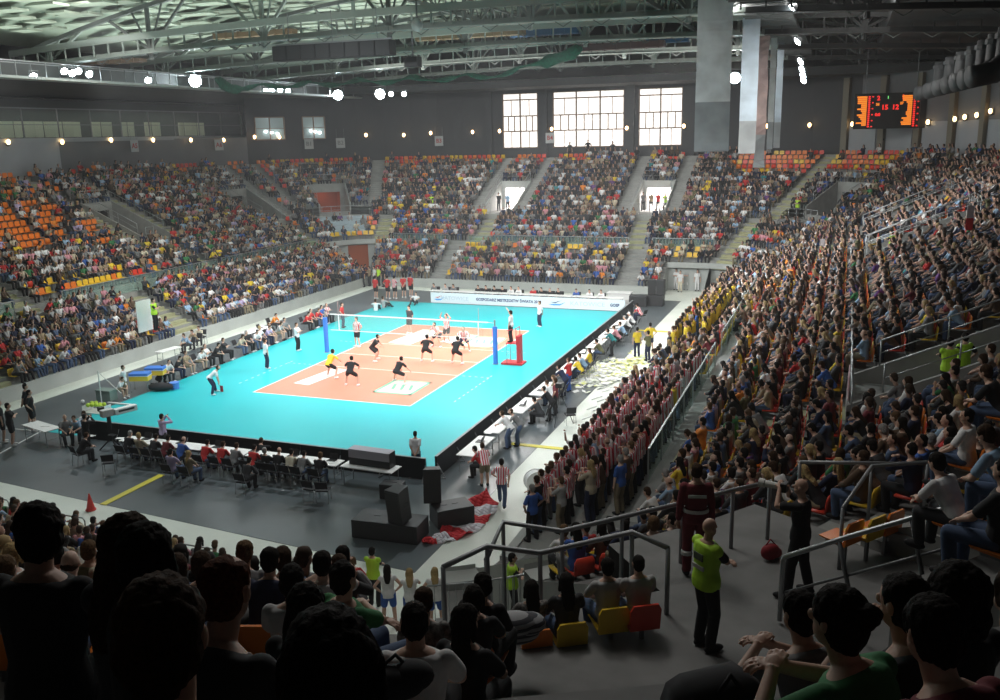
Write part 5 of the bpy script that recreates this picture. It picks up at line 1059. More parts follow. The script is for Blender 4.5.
# far corner groups
for i, (px, py, sh, lab) in enumerate(((376,299,'red','first'),(388,299,'red','second'),(404,298,'red','third'),(411,297,'red','fourth'),(395,299,'white','fifth'))): p = at(px, py); person(('stand','stand_hips','stand_back','stand','stand_fold')[i], (p.x, p.y, .012), R_.uniform(-.3,.3), sh, 'black', 'short', 'dark', legs='short', shoe='white', shirtm=STRIPE if sh == 'white' else None, scale=1.08, label='reserve player in %s shirt in the warm-up line, %s from the grey wall' % ('striped' if sh == 'white' else 'red', ORD[(0,1,3,4,2)[i]]))
for i, (px, py, sh) in enumerate(((376,311,'white'),(384,308,'light grey'),(416,304,'white'))): p = at(px, py); person('floor_sit', (p.x, p.y, .012), (.3,-.4,PI)[i], sh, 'charcoal', 'short', 'brown', label='person in %s sitting on the floor %s' % (sh, ('below the red warm-up line', 'beside the other floor sitter', 'at the corner of the blue floor')[i]))
for i, (px, py, sh, ps) in enumerate(((364,287,'navy','stand'),(370,286,'tan','stand_fold'),(379,286,'lime','stand_back'),(375,286,'white','stand'),(384,287,'black','stand'))): p = at(px, py); person(ps, (p.x, p.y, 0), 2.6, sh, 'charcoal', 'short', 'dark', shirtm=None, label='%s standing before the orange corner opening' % ('steward in lime vest' if sh == 'lime' else 'person in %s' % sh))
for i, (px, py, sh, tr) in enumerate(((663,288,'lime','black'),(692,284,'lime','black'),(701,285,'lime','navy'),(676,290,'white','white'),(680,292,'white','cream'),(686,290,'light grey','white'),(697,291,'white','white'),(706,289,'light grey','cream'))): p = at(px, py); person('stand_fold' if i % 2 else 'stand', (p.x, p.y, 0), 2.6+.1*i, sh, tr, 'short', 'dark', label='%s standing before the pale corner wall, %s along' % ('steward in lime vest' if sh == 'lime' else 'person in %s' % sh, ORD[i]))
for i in range(5):
    p = at(545+i*0, 0, 0); x = -13.6+i*.9; y = 22.6-i*.1
    b = MB(); b.box((0,0,.5), (.8,.7,1.0)); b.box((0,-.36,.5), (.7,.02,.9)); b.box((0,0,1.02), (.84,.74,.04)); tag(b.build('equipment_case', BLKP, None, loc=(x-2.2+.2*i, y+2.6+i*.25, 0), rz=.5), 'black equipment case in the orange corner opening, %s from the grey wall' % ordinal(i), 'case', 'equipment cases')
# ================================================================== RAILS AND GLASS
def railing(name, pts, h, label, m=None, mid=1, r=.024, post_at=None, group=None, base=0.0, cat='railing', pr=None):
    """pts: floor points; rail runs h above them, posts at every point"""
    m = m or STEEL; p0 = Vector(pts[0]); t = empty(name, p0[:]); tag(t, label, cat, group); q = [Vector(p)-p0 for p in pts]; up = Vector((0,0,h))
    b = MB(); b.tube([a+up for a in q], r, 10)
    b.build('top_rail', m, t, smooth=True)
    for k in range(mid):
        b = MB(); zz = Vector((0,0,h*(k+1)/(mid+1))); [b.tube([a+zz, c+zz], r*.6, 8) for a, c in zip(q, q[1:])]; b.build('mid_rail', m, t, smooth=True)
    for i, a in enumerate(q):
        if post_at is None or i in post_at: b = MB(); b.cyl(a-Vector((0,0,base)), a+up, pr or r*.9, n=8); b.build('post', m, t, smooth=True)
    return t
sides_word = {'left': 'the gallery side stand', 'far': 'the far end stand', 'right': 'the long side stand', 'near': 'the near end stand', 'far_left': 'the orange corner', 'far_right': 'the scoreboard corner', 'near_right': 'the camera corner', 'near_left': 'the unseen corner'}
for sn, a, c in (('left', Y0, -8.5), ('left', -5, 10), ('left', 10.5, Y1), ('far', X0, -9.9), ('far', -8.0, 6.6), ('far', 8.6, X1), ('right', -23, -9), ('right', -7, 11), ('right', 13, Y1)):
    S = SIDES[sn]; d = 5.12; z = rowz(6); n = max(2, int(abs(c-a)/2.0)); t = empty('glass_barrier', S.P(a, d, z)[:]); o = S.P(a, d, z)
    tag(t, 'green tinted glass barrier along the walkway of %s, %s section' % (sides_word[sn], {Y0: 'open end', -5: 'middle', 10.5: 'far', X0: 'orange corner', -8.0: 'middle', 8.6: 'scoreboard corner', -23: 'striped block', -7: 'middle', 13: 'yellow block'}[a]), 'barrier', 'glass barriers')
    for i in range(n):
        p = S.P(a+(c-a)*i/n, d, z)-o; q = S.P(a+(c-a)*(i+1)/n, d, z)-o; dd = (q-p).normalized()*.04; b = MB(); b.bar(p+dd+Vector((0,0,.5)), q-dd+Vector((0,0,.5)), .015, .9); b.build('panel', GLASS, t)
    b = MB(); [b.bar(S.P(a+(c-a)*i/n, d, z)-o, S.P(a+(c-a)*i/n, d, z)-o+Vector((0,0,1.0)), .04) for i in range(n+1)]; b.build('posts', STEEL, t)
    b = MB(); b.bar(Vector((0,0,1.02)), S.P(c, d, z)-o+Vector((0,0,1.02)), .05); b.build('cap_rail', STEEL, t)
# portal rails
pn = 0
for (sn, u0, u1, r0, r1, z, door) in CUTS:
    S = SIDES[sn]
    if z < 1 or sn in ('near', 'near_right'): continue
    nm = '%s, %s' % (sides_word[sn], {'bright': 'bright portal', 'dark': 'dark portal', 'orange': 'orange portal', None: 'wide landing'}[door])+(' nearest the court corner' if False else '')
    pos = {(-7): 'first', 10: 'second', -7.25: 'first', 7.0: 'second', -21: 'first', 6.5: 'second', 20: 'third'}.get(round((u0+u1)/2, 2), 'only')
    if door is None:
        pts = [S.P(u0+(u1-u0)*i/6, r0*TR+.08, z) for i in range(7)]
        railing('landing_railing', pts, 1.05, 'steel railing along the front of the wide landing in '+sides_word[sn].replace('the ', ''), mid=2)
        continue
    if r0 == 12:
        railing('landing_railing', [S.P(u0, r0*TR+.08, z), S.P(u0+(u1-u0)*.3, r0*TR+.08, z)], 1.0, 'steel railing on the landing of the %s portal in %s, stair side' % (pos, sides_word[sn]), group='landing railings')
    pts = [S.P(u0, (r1+1)*TR+.1, rowz(r1+1)+.2), S.P((u0+u1)/2, (r1+1)*TR+.1, rowz(r1+1)+.2), S.P(u1, (r1+1)*TR+.1, rowz(r1+1)+.2)]
    railing('portal_railing', pts, .95, 'steel railing over the header of the %s portal in %s' % (pos, sides_word[sn]), group='portal railings')
    for u, w in ((u0, 'near'), (u1, 'far')):
        pts = [S.P(u, k*TR, rowz(k)+.3) for k in range(r0+1, r1+2, 2)]; railing('portal_railing', pts, .75, 'sloping handrail on the %s wall, %s portal, %s' % ({'near': 'first', 'far': 'second'}[w], pos, sides_word[sn]), group='portal handrails')
# long sloping handrails on the big side-stand stairs
for i, (sn, u, r0, r1) in enumerate((('right', -19.0, 19, 25), ('right', 4.1, 13, 24), ('right', 8.8, 13, 24), ('right', 17.6, 13, 24), ('right', 22.3, 13, 24))):
    S = SIDES[sn]; railing('stair_handrail', [S.P(u, k*TR, rowz(k)) for k in range(r0, r1, 3)], 1.0, 'long sloping stair handrail in the long side stand, %s from the corner landing' % ordinal(i), group='stair handrails', mid=1)
# hoop rails in front of the near rows
for i in range(8):
    x = -5.2+i*1.75; t = empty('hoop_rail', (x, Y0-1.22-.11*(x+1), Z0+.05)); tag(t, 'bent steel hoop rail on the near front wall, %s from the row end' % ordinal(i), 'railing', 'hoop rails'); b = MB(); b.tube([(-.62,0,0), (-.62,0,.72), (-.55,0,.8), (.55,0,.8), (.62,0,.72), (.62,0,0)], .022, 8); b.build('hoop', STEEL, t, smooth=True); b = MB(); [b.cyl((s*.62,0,-.04), (s*.62,0,.01), .05) for s in (-1, 1)]; b.build('base_plate', STEEL, t)
# ------------------------------------------------------------------ camera corner: rails round the landing
ZL = 6.06
def on_floor(px, py, z): return at(px, py, z)
RD = STEELD
pts = [at(443,567,ZL+1.0), at(487,546,ZL+1.0), at(540,553,ZL+1.0), at(632,532,ZL+1.0), at(668,548,ZL+1.0)]
railing('landing_railing', [p-Vector((0,0,1.0)) for p in pts], 1.0, 'thick grey railing bent round the seats below the corner landing', RD, mid=0, r=.038, base=.25)
pts = [at(770,482,ZL+1.0), at(733,490,ZL+1.0), at(682,503,ZL+1.0)]; pts += [at(622,517,ZL+.95), at(562,531,ZL+.9), at(503,522,ZL+.9), at(486,560,ZL+.7)]
railing('landing_railing', [p-Vector((0,0,1.0)) for p in pts], 1.0, 'long grey railing on the front edge of the corner landing behind the medic', RD, mid=0, r=.036, base=.5)
p0 = at(783,556,ZL+1.0); p1 = at(1000,492,ZL+2.3); dv = p1-p0
pts = [p0, p0+dv*.33, p0+dv*.66, p1, p1+dv*.4]
t = empty('stair_handrail', (p0-Vector((0,0,1)))[:]); tag(t, 'long bright handrail climbing beside the seats past the green-shirted spectator', 'railing')
o = p0-Vector((0,0,1)); b = MB(); b.tube([Vector((0,0,.05)), Vector((0,0,.93))]+[p0-o+Vector((0,0,-.02))+dv*.01]+[p-o for p in pts[1:]], .034, 10); b.build('top_rail', STEEL, t, smooth=True)
for q in (.28, .62, .95): b = MB(); a = p0+dv*q-o; b.cyl(a, a+Vector((0,0,-1.15))+dv.normalized()*.28, .03); b.build('post', RD, t, smooth=True)
b = MB(); a = p0-o; b.tube([a+dv*.0+Vector((0,0,-.55)), a+dv*1.3+Vector((0,0,-.55))], .02, 8); b.build('mid_rail', RD, t, smooth=True)
pts = [at(843,508,ZL+1.0), at(872,466,ZL+1.0), at(928,462,ZL+1.25)]
railing('landing_railing', [at(800,462,ZL+1)-Vector((0,0,1)), at(925,464,ZL+1.0)-Vector((0,0,1))], 1.0, 'level grey railing across the row end beyond the landing', RD, mid=0, r=.032)
railing('landing_railing', [p-Vector((0,0,1.0)) for p in pts], 1.0, 'bent grey railing guarding the orange seats beside the landing', RD, mid=0, r=.032)
railing('landing_railing', [Vector((24.0, -23.2+i*2.2, 5.1)) for i in range(6)], 1.25, 'long steel railing in front of the lime steward pair beside the pink poster', STEEL, mid=2)
b = MB(); b.box((0,0,0), (.03,1.3,.8)); b.box((-.02,.1,.05), (.01,.7,.4)); tag(b.build('rail_poster', mat('poster_pink', (.72,.5,.54), .7, vary=.3, scale=5), None, loc=(23.94,-21.0,5.75)), 'pinkish poster tied to the steel railing below the lime steward pair', 'poster')
# barriers and boxes in the well below the landing
for i in range(5):
    th = -62+i*4.5; S = SIDES['near_right']; p = S.P(th, 5.2+(i % 2)*2.2, 2.0); rz = math.radians(th)+PI/2
    t = empty('crowd_barrier', p[:], rz); tag(t, 'steel crowd barrier in the dark well below the landing, %s from the cheerleaders' % ordinal(i), 'barrier', 'crowd barriers'); b = MB(); b.tube([(-.7,0,0), (-.7,0,1.1), (.7,0,1.1), (.7,0,0)], .025, 8); b.tube([(-.7,0,.25), (.7,0,.25)], .02, 8); b.build('frame', STEEL, t, smooth=True); b = MB(); [b.cyl((-.55+.157*k,0,.25), (-.55+.157*k,0,1.1), .01) for k in range(8)]; b.build('bars', STEEL, t)
    b = MB(); [b.box((s*.6,0,.02), (.06,.5,.03)) for s in (-1, 1)]; b.build('foot', STEEL, t)
S = SIDES['near_right']
# ================================================================== SEATS AND CROWD
rr = random.Random(21)
def seat_parts(c):
    if ('seat', c) not in _pm:
        b = MB(); b.rings([[(-.21,-.19,.41),(.21,-.19,.41),(.21,.20,.43),(-.21,.20,.43)], [(-.215,-.2,.45),(.215,-.2,.45),(.22,.22,.455),(-.22,.22,.455)]]); pan = b.mesh('seat', SEATC[c])
        b = MB(); pr = [(-.205,.40),(-.21,.70),(-.17,.78),(.17,.78),(.21,.70),(.205,.40)]; b.rings([[(x,-.20-.12*(z-.4),z) for x, z in pr], [(x,-.235-.12*(z-.4),z) for x, z in pr]]); bk = b.mesh('backrest', SEATC[c])
        b = MB(); b.box((0,-.1,.2), (.05,.05,.42)); b.box((0,-.02,.39), (.34,.3,.03)); lg = b.mesh('bracket', STEELD); _pm[('seat', c)] = (pan, bk, lg)
    return _pm[('seat', c)]
SEATRGB = {'orange': (.85,.22,.02), 'yellow': (.85,.55,.03), 'red': (.75,.06,.03)}
def seat_lod():
    b = MB(); b.box((0,.01,.43), (.43,.4,.04)); pr = [(-.21,.42),(-.21,.70),(-.16,.78),(.16,.78),(.21,.70),(.21,.42)]; b.rings([[(x,-.20-.1*(z-.4),z) for x, z in pr], [(x,-.23-.1*(z-.4),z) for x, z in pr]])
    return np.array(b.v, np.float32), [np.array(f, np.int32) for f in b.f], np.zeros(len(b.f), np.int8)
DEFW = [('black',16),('charcoal',15),('dark grey',11),('navy',10),('grey',9),('white',12),('light grey',6),('blue',3),('denim',4),('brown',6),('tan',4),('beige',3),('red',2.4),('maroon',4),('yellow',1.3),('orange',1),('green',1.3),('olive',3),('teal',1),('light blue',4),('pink',1),('purple',1)]
LOWW = [('black',9),('charcoal',8),('navy',7),('grey',8),('white',15),('light grey',8),('blue',4),('denim',4),('brown',5),('tan',7),('beige',5),('red',8),('maroon',3),('yellow',4),('orange',3),('green',2),('olive',3),('light blue',6),('pink',4),('lavender',2),('cream',3)]
def wpick(w):
    t = rr.random()*sum(x[1] for x in w)
    for n, q in w:
        t -= q
        if t <= 0: return n
    return w[0][0]
SITP = ['sit_lap','sit_fold','sit_fwd','sit_chin','sit_turn','sit_turnr','sit_clap','sit_knees','sit_low','sit_cross','sit_phone']
SITW = [34,5,22,4,12,10,2,12,10,8,.7]
SEATS = []   # side,row,u,idx,loc,heading
for S in SIDES.values():
    if S.name == 'near_left': continue
    for k in range(25 if S.name not in ('near', 'near_right') else 27):
        if k == 6 and S.name != 'right' or k < 2 and S.name == 'right': continue
        d = k*TR+.5
        if S.corner and d < 1.2: continue
        brk = []
        for c in CUTS:
            if c[0] == S.name and c[3] <= k <= c[4]: brk.append((c[1]-S.du(.15, d), c[2]+S.du(.15, d)))
        for (sn, u, w, r0, r1) in AISLES:
            if sn == S.name and r0 <= k <= r1: h = S.du(w/2+.05, d); brk.append((u-h, u+h))
        brk.sort(); cur = S.u0; ivs = []
        for a, c in brk:
            if a > cur: ivs.append((cur, a))
            cur = max(cur, c)
        if cur < S.u1: ivs.append((cur, S.u1))
        idx = 0
        for a, c in ivs:
            L = (c-a) if not S.corner else math.radians(c-a)*d; n = int(L/.5)
            for i in range(n):
                u = a+(c-a)*(i+.5)/n; dr = S.dirn(u); SEATS.append((S.name, k, u, idx, S.P(u, d, rowz(k) if k < NR else Z0+RS*k), math.atan2(dr[0], -dr[1]))); idx += 1
def occ(sn, k, u, loc):
    if sn == 'left':
        if k >= 24: return .35
        if loc.y < 9 and k >= 12: return .30 if k < 20 else .42
        if k in (7, 8) and loc.y < 8: return .35
        return .9
    if sn == 'far':
        if k >= 23: return .05 if loc.x < -1 else .8
        if k in (4, 5): return .68
        return .95
    if sn == 'far_left': return .12 if k >= 23 else (.2 if k in (7,8,9,10) and 114 < u < 151 else .85)
    if sn == 'far_right': return .06 if (k >= 20 and u > 45) else (.9)
    if sn in ('near', 'near_right'): return .95
    return .95
FG = []      # filled below: hand placed people
ents = []    # (dist, kind, rect, data)
mask = np.zeros((700, 1000), bool)
CUSTOMBOX = [((20.0,-36.6), 1.4)]
for (sn, k, u, idx, loc, h) in SEATS:
    px, py, z = to_px(loc+Vector((0,0,1.0)))
    if z < 2 or px < -70 or px > 1075 or py < -20 or py > 800: continue
    dist = (loc-CP).length
    if dist < 9.0: continue
    if sn == 'near_right' and (-67 < u < -46 and k > 9 or -46 <= u < -31 and 11 < k < 22): continue
    o = rr.random() < occ(sn, k, u, loc)
    stripe = sn == 'right' and k <= 5 and loc.y < -10.5; yel = sn == 'right' and k <= 4 and -3.5 < loc.y < 9.5
    if sn == 'near_right' and k <= 5: continue
    if sn == 'right' and k <= 5 and loc.y < -24.6: continue
    if sn == 'right' and k == 6 and loc.y < -2: continue
    if sn in ('near', 'near_right') and 350 < px < 475 and py > 520: continue
    s = FPX/z; top = py-.38*s if o else py+.25*s; hgt = (.95 if (o and not (stripe or yel)) else 1.25 if o else .42)*s; wid = .46*s
    if stripe or yel: top = py-.72*s
    ents.append((dist, o, (px-wid/2, top, px+wid/2, top+hgt), (sn, k, u, idx, loc, h, stripe, yel)))
ents.sort(key=lambda e: e[0]); vis = []
for e in ents:
    x0, y0, x1, y1 = [int(round(q)) for q in e[2]]; x0, y0, x1, y1 = max(x0, 0), max(y0, 0), min(x1, 1000), min(y1, 700)
    if x1 <= x0 or y1 <= y0: vis.append(0); continue
    sub_ = mask[y0:y1, x0:x1]; vis.append(int((~sub_).sum())); sub_[:] = True
HAIRS = [('short','dark',20),('short','brown',14),('crop','dark',8),('crop','brown',5),('short','light brown',6),('short','grey',5),('bald','brown',4),('long','dark',10),('long','brown',7),('long','blond',5),('bob','dark',6),('bob','brown',5),('bob','light brown',3),('pony','brown',4),('pony','blond',3),('bun','dark',2)]
def look(stripe, yel, low):
    hr = rr.choices(HAIRS, [q[2] for q in HAIRS])[0]
    if stripe: sh = 'striped' if rr.random() < .86 else wpick(LOWW)
    elif yel: sh = 'yellow' if rr.random() < .84 else wpick(DEFW)
    else: sh = wpick(LOWW if low else DEFW)
    tr = rr.choice(('denim','denim','charcoal','black','navy','khaki','grey','black'))
    ps = rr.choices(SITP, SITW)[0]
    if stripe or yel: ps = rr.choices(['stand','stand_fold','stand_clap','stand_hips','stand_back','stand_up','stand_one'], [6,4,6,3,2,.4,.8])[0]
    sl = 'long' if (sh in ('black','charcoal','dark grey','navy','brown','grey') and rr.random() < .8) else 'short'
    return hr[0], hr[1], sh, tr, ps, sl
NIND = 318-len(PEOPLE)-46
occi = [i for i, e in enumerate(ents) if e[1] and vis[i] > 6]
occi.sort(key=lambda i: -vis[i]); keep = set(occi[:NIND])
POSEW = {'sit_lap': 'upright', 'sit_fold': 'arms folded', 'sit_fwd': 'leaning forward', 'sit_chin': 'chin propped', 'sit_turn': 'head turned', 'sit_turnr': 'looking aside', 'sit_clap': 'hands raised', 'sit_knees': 'bent over', 'sit_low': 'slouching', 'sit_cross': 'legs crossed', 'sit_phone': 'hands up', 'stand': 'standing', 'stand_fold': 'standing folded', 'stand_clap': 'standing clapping', 'stand_hips': 'standing, hands on hips', 'stand_back': 'standing, hands behind', 'stand_up': 'standing, both arms up', 'stand_one': 'standing, one arm up'}
def where(sn, k, idx, stripe, yel):
    if stripe: return '%s row, striped supporters, %s along' % (ordinal(k), ordinal(idx))
    if yel: return '%s row, yellow supporters, %s along' % (ordinal(k), ordinal(idx))
    base = {'right': 'of the long side stand', 'near': 'above the hoop rails', 'near_right': 'of the camera corner', 'far': 'of the far stand', 'left': 'of the gallery stand', 'far_left': 'of the orange corner', 'far_right': 'of the scoreboard corner'}[sn]
    return '%s row %s, %s along' % (ordinal(k), base, ordinal(idx))
crowd = Mass(); rgb = lambda n: CLOTH[n]; SKR = [(.50,.30,.22), (.43,.25,.18), (.55,.36,.28)]
nst = 0; order = sorted(range(len(ents)), key=lambda i: ents[i][0])
for i in order:
    dist, o, rect, (sn, k, u, idx, loc, h, stripe, yel) = ents[i]
    if not o: continue
    low = k <= 8 or sn == 'left'
    hr, hc, sh, tr, ps, sl = look(stripe, yel, low); rz = h+rr.uniform(-.25,.25)+(.0 if sn != 'right' else .0)
    # look towards the court centre a little
    tgt = head_to(loc, (0, 0)); dh = (tgt-h+PI) % (2*PI)-PI; rz = h+max(-.5, min(.5, dh*.35))+rr.uniform(-.2,.2); sc = rr.uniform(.93,1.05)
    fwd = Vector((-math.sin(h), math.cos(h), 0)); pos = loc+(fwd*.02 if ps.startswith('sit') else fwd*.05)+Vector((rr.uniform(-.04,.04), rr.uniform(-.04,.04), 0))
    if i in keep:
        st = sh == 'striped'; lab = 'person in %s shirt, %s, %s' % (sh, POSEW[ps], where(sn, k, idx, stripe, yel))
        person(ps, pos, rz, 'red' if st else sh, tr, hr, hc, skin=rr.choice(('fair','fair','tan','pale')), sleeve=sl if not st else 'short', scale=sc, fine=1 if dist < 19 else 0, shirtm=STRIPE if st else None, label=lab, group='supporters in the stands')
        continue
    if vis[i] == 0 and dist > 30 and rr.random() < .5: pass
    tiny = dist > 48; n = 5 if tiny else 7
    if sh == 'striped' and dist < 48: sl = 'stripe'
    if hr in ('bun', 'curly', 'crop'): hr = 'short'
    if tiny and hr in ('pony', 'bob'): hr = 'long'
    c1 = (.78,.74,.75) if sl == 'stripe' else rgb('pink') if sh == 'striped' else rgb(sh); v = rr.uniform(.85,1.15); c1 = tuple(q*v for q in c1)
    crowd.add((ps, hr, sl, n), (lambda ps=ps, hr=hr, sl=sl, n=n, tiny=tiny: lod(ps, hr, sl, n, tiny)), pos, rz, sc, [rr.choice(SKR), c1, rgb(tr), HAIRC[hc], (.02,.02,.02), (.60,.03,.06)])
    nst += 1
cw = crowd.build('spectator_crowd'); tag(cw, 'thousands of seated spectators filling the far rows of the stands', 'crowd')
# seats
emp = [i for i, e in enumerate(ents) if not e[1] and vis[i] > 3]
nearocc = [i for i, e in enumerate(ents) if e[1] and e[0] < 17 and e[3][0] in ('near', 'near_right', 'right') and not e[3][6]]
emp.sort(key=lambda i: -vis[i]); keeps = set(emp[:230]) | set(nearocc[:60]); ms = Mass()
def seatcol(sn, k, u, loc):
    if sn == 'left' and k >= 12 and loc.y < 12: return 'orange'
    if k <= 5: return rr.choices(['yellow','orange','red'], [7,2,1])[0]
    if k in (7, 8): return rr.choices(['yellow','orange','red'], [5,3,2])[0]
    return rr.choices(['yellow','orange','red'], [2.2,4,3.8])[0]
for i in order:
    dist, o, rect, (sn, k, u, idx, loc, h, stripe, yel) = ents[i]; c = seatcol(sn, k, u, loc); fwd = Vector((-math.sin(h), math.cos(h), 0)); p = loc+fwd*.02
    if stripe or yel: continue
    if i in keeps:
        pan, bk, lg = seat_parts(c); t = empty('stadium_seat', p[:], h)
        for nm, me in (('seat', pan), ('backrest', bk), ('bracket', lg)): q = bpy.data.objects.new(nm, me); COL.objects.link(q); q.parent = t
        tag(t, '%s %s plastic seat, %s' % ('empty' if not o else 'occupied', c, where(sn, k, idx, False, False)), 'seat', 'stadium seats')
    elif (vis[i] > 0 and not o) or (o and dist < 60): ms.add('s', seat_lod, p, h, 1, [SEATRGB[c]])
so = ms.build('stadium_seat_mass', .4); tag(so, 'remaining orange, yellow and red seats under and between the crowd', 'seats')
# ------------------------------------------------------------------ people placed by hand in the camera corner
def fg(px, py, d, ps, f, shirt, trousers, hair, hc, label, sleeve='short', skin='fair', seatc='orange', scale=1.0, shirtm=None, fine=2, seat=True):
    H = along(px, py, d); G, J = groups(ps, 'short', 'short', 'long'); hc_ = J['head']; M = Matrix.Rotation(f, 3, 'Z'); loc = H-M @ (hc_*scale)
    o = person(ps, loc, f, shirt, trousers, hair, hc, skin=skin, sleeve=sleeve, scale=scale, fine=fine, label=label, shirtm=shirtm)
    if seat and d > 5:
        pan, bk, lg = seat_parts(seatc); t = empty('stadium_seat', (loc+M @ Vector((0,-.02,0)))[:], f)
        for nm, me in (('seat', pan), ('backrest', bk), ('bracket', lg)): q = bpy.data.objects.new(nm, me); COL.objects.link(q); q.parent = t
        tag(t, '%s seat under the %s' % (seatc, label[:60].rsplit(' ', 1)[0] if len(label) > 60 else label), 'seat', None)
    return o
A = .36   # most look towards the court, a little off the camera axis
fg(37,532,4.3,'sit_turn',A-.1,'black','black','curly','dark','dark-shirted man with wavy hair seated before the row of hoop rails',sleeve='short')
fg(133,546,3.7,'sit_lap',A-.5,'charcoal','denim','long','brown','woman with long brown hair pressed close behind a dark-haired friend',sleeve='long')
fg(149,556,3.5,'sit_turn',A-.9,'black','denim','bob','dark','dark-haired woman in black leaning against the long-haired woman',sleeve='long')
fg(166,632,2.05,'sit_lap',A-.1,'black','black','short','brown','man with short brown hair, biggest dark head below the frame middle',sleeve='short')
fg(228,590,3.4,'sit_fwd',A-.3,'charcoal','denim','crop','auburn','man with reddish cropped hair in charcoal T-shirt')
fg(332,668,1.9,'sit_lap',A,'black','black','long','dark','woman with long black hair filling the bottom centre')
fg(-62,612,1.75,'sit_fwd',A-.2,'charcoal','grey','short','dark','person in charcoal sleeve cut by the picture edge',sleeve='long')
fg(293,580,6.9,'sit_lap',A-.1,'light grey','denim','short','dark','man in pale grey shirt with a dark bag strap')
fg(308,606,4.9,'sit_lap',A-.3,'black','black','long','dark','woman in black with dark hair behind the bag strap man')
fg(345,577,6.8,'sit_fold',A-.7,'green','denim','short','dark','man in green shirt turning with one elbow out')
fg(415,620,5.6,'sit_lap',A,'white','black','crop','dark','man in white T-shirt with broad back above the yellow seat',seatc='orange')
fg(424,600,8.8,'sit_fwd',A,'grey','denim','short','brown','man in mottled shirt one row below the white T-shirt',shirtm=MOTTLE)
fg(467,620,7.0,'sit_turnr',A-.3,'black','black','long','dark','woman in black top with hair down beside the white T-shirt man')
fg(482,584,9.3,'sit_turn',A-.3,'black','black','short','dark','dark-clad man leaning over towards the bent railing',sleeve='long')
fg(474,597,9.0,'sit_lap',A-.1,'charcoal','black','bob','dark','dark-haired woman sitting low in front of the leaning man')
fg(178,567,8.2,'sit_lap',A,'grey','denim','short','brown','person in grey between the dark wavy head and the red hair',fine=1)
0
# row in front of the bent railing
for i, (px, py, sh, hr, hc, c) in enumerate(((531,588,'dark grey','long','dark','orange'),(566,581,'charcoal','long','dark','yellow'),(607,566,'light grey','short','dark','yellow'),(638,563,'light grey','crop','dark','red'))):
    fg(px,py,12.6,'sit_lap',.55,sh,'denim',hr,hc,'person in %s with %s hair, %s in the row behind the bent railing' % (sh, hc if hr != 'crop' else 'cropped', ordinal(i)),fine=1,seatc=c,shirtm=MOTTLE if i == 0 else None)
0
# beside the bright handrail
fg(835,618,3.8,'rail_lean',.95,'green','charcoal','bun','dark','woman in green shirt with hair bun resting both arms on the rail',seatc='red')
fg(798,612,4.9,'rail_lean',.7,'grey','black','short','dark','boy in grey sleeves peering along the rail beside the green shirt',scale=.92)
fg(901,602,4.2,'sit_chin',.7,'charcoal','black','short','dark','person in charcoal resting chin on a hand by the rail')
fg(951,590,4.3,'sit_lap',.5,'black','black','afro','dark','woman in black with big dark hair beside the concrete wall')
fg(930,630,3.5,'sit_fwd',.7,'maroon','black','short','dark','person in dark red shirt below the big-haired woman',seatc='red')
fg(1034,606,2.6,'sit_fwd',.7,'light grey','denim','short','brown','person in pale grey shirt at the picture edge beside the dark red shirt')
fg(757,668,4.4,'sit_knees',.9,'black','black','none','dark','person in black bent right down before the rail',fine=1,seatc='orange') if False else None
# right-hand rows seen side on
fg(936,462,12.5,'sit_fwd',.9,'white','charcoal','short','dark','man in white T-shirt on an orange seat by the level railing',fine=1)
fg(985,435,12.0,'sit_knees',1.0,'light blue','denim','short','brown','person in pale blue crouching over denim knees above the landing',fine=1)
fg(1003,470,10.0,'sit_lap',1.0,'charcoal','denim','short','dark','person in charcoal with denim legs above the bright handrail end',fine=1)
fg(985,372,17.0,'sit_fwd',1.1,'black','denim','short','brown','dark-haired person with stretched jeans above the steward pair',fine=1)
fg(966,446/1.0-30,16.0,'sit_turn',1.1,'white','denim','short','dark','person in white vest with arms on denim knees below the steward pair',fine=1)
# standing on the landing
def stand(px, py, z, ps, f, shirt, trousers, hair, hc, label, **k):
    p = at(px, py, z); return person(ps, p, f, shirt, trousers, hair, hc, label=label, fine=2, **k), p
o, p = stand(704,648,ZL,'stand_fold',-.75,'black','black','none','brown','steward in lime vest with shaved head and folded arms on the landing',sleeve='short',scale=1.03)
def vest(o, ps, back=None):
    G, J = groups(ps, 'short', 'none', 'long'); b = MB()
    for k, a, inf in G['shirt']: emit_piece(b, k, a, inf+.014, 16)
    me = remeshed(b, 'vest', .011, 4, [mat('vest_lime', (.50,.85,.04), .6, vary=.05, scale=6)]); v = bpy.data.objects.new('vest', me); COL.objects.link(v); v.parent = o
    return J
J = vest(o, 'stand_fold'); VG = mat('vest_grey_print', (.10,.14,.08), .6)
b = MB(); P_ = J['neck']; b.box((0, -.128, P_.z-.19), (.16,.03,.09)); b.build('vest_print', VG, o)
b = MB(); [b.box((0, -.132, P_.z-.33-q*.0), (.2,.02,.05)) for q in (0,)]; b.build('reflective_band', mat('reflective', (.6,.62,.6), .3, .3), o)
o, p = stand(797,596,ZL,'stand_cam',1.35,'black','black','none','brown','cameraman in black T-shirt with shaved head on the landing',scale=1.02)
G, J = groups('stand_cam', 'short', 'short', 'long'); t = empty('press_camera', (p+Matrix.Rotation(1.35, 3, 'Z') @ Vector((0,.26,1.62)))[:], 1.35); tag(t, 'press camera with long white lens held up by the cameraman', 'camera'); b = MB(); b.box((0,0,0), (.15,.09,.13)); b.build('camera_body', BLKP, t, bevel=.01); b = MB(); b.cyl((0,.04,0), (0,.28,0), .045, .05, 14); b.cyl((0,.28,0), (0,.36,0), .065, .068, 14); b.build('lens', mat('lens_cream', (.62,.62,.58), .4), t, smooth=False)
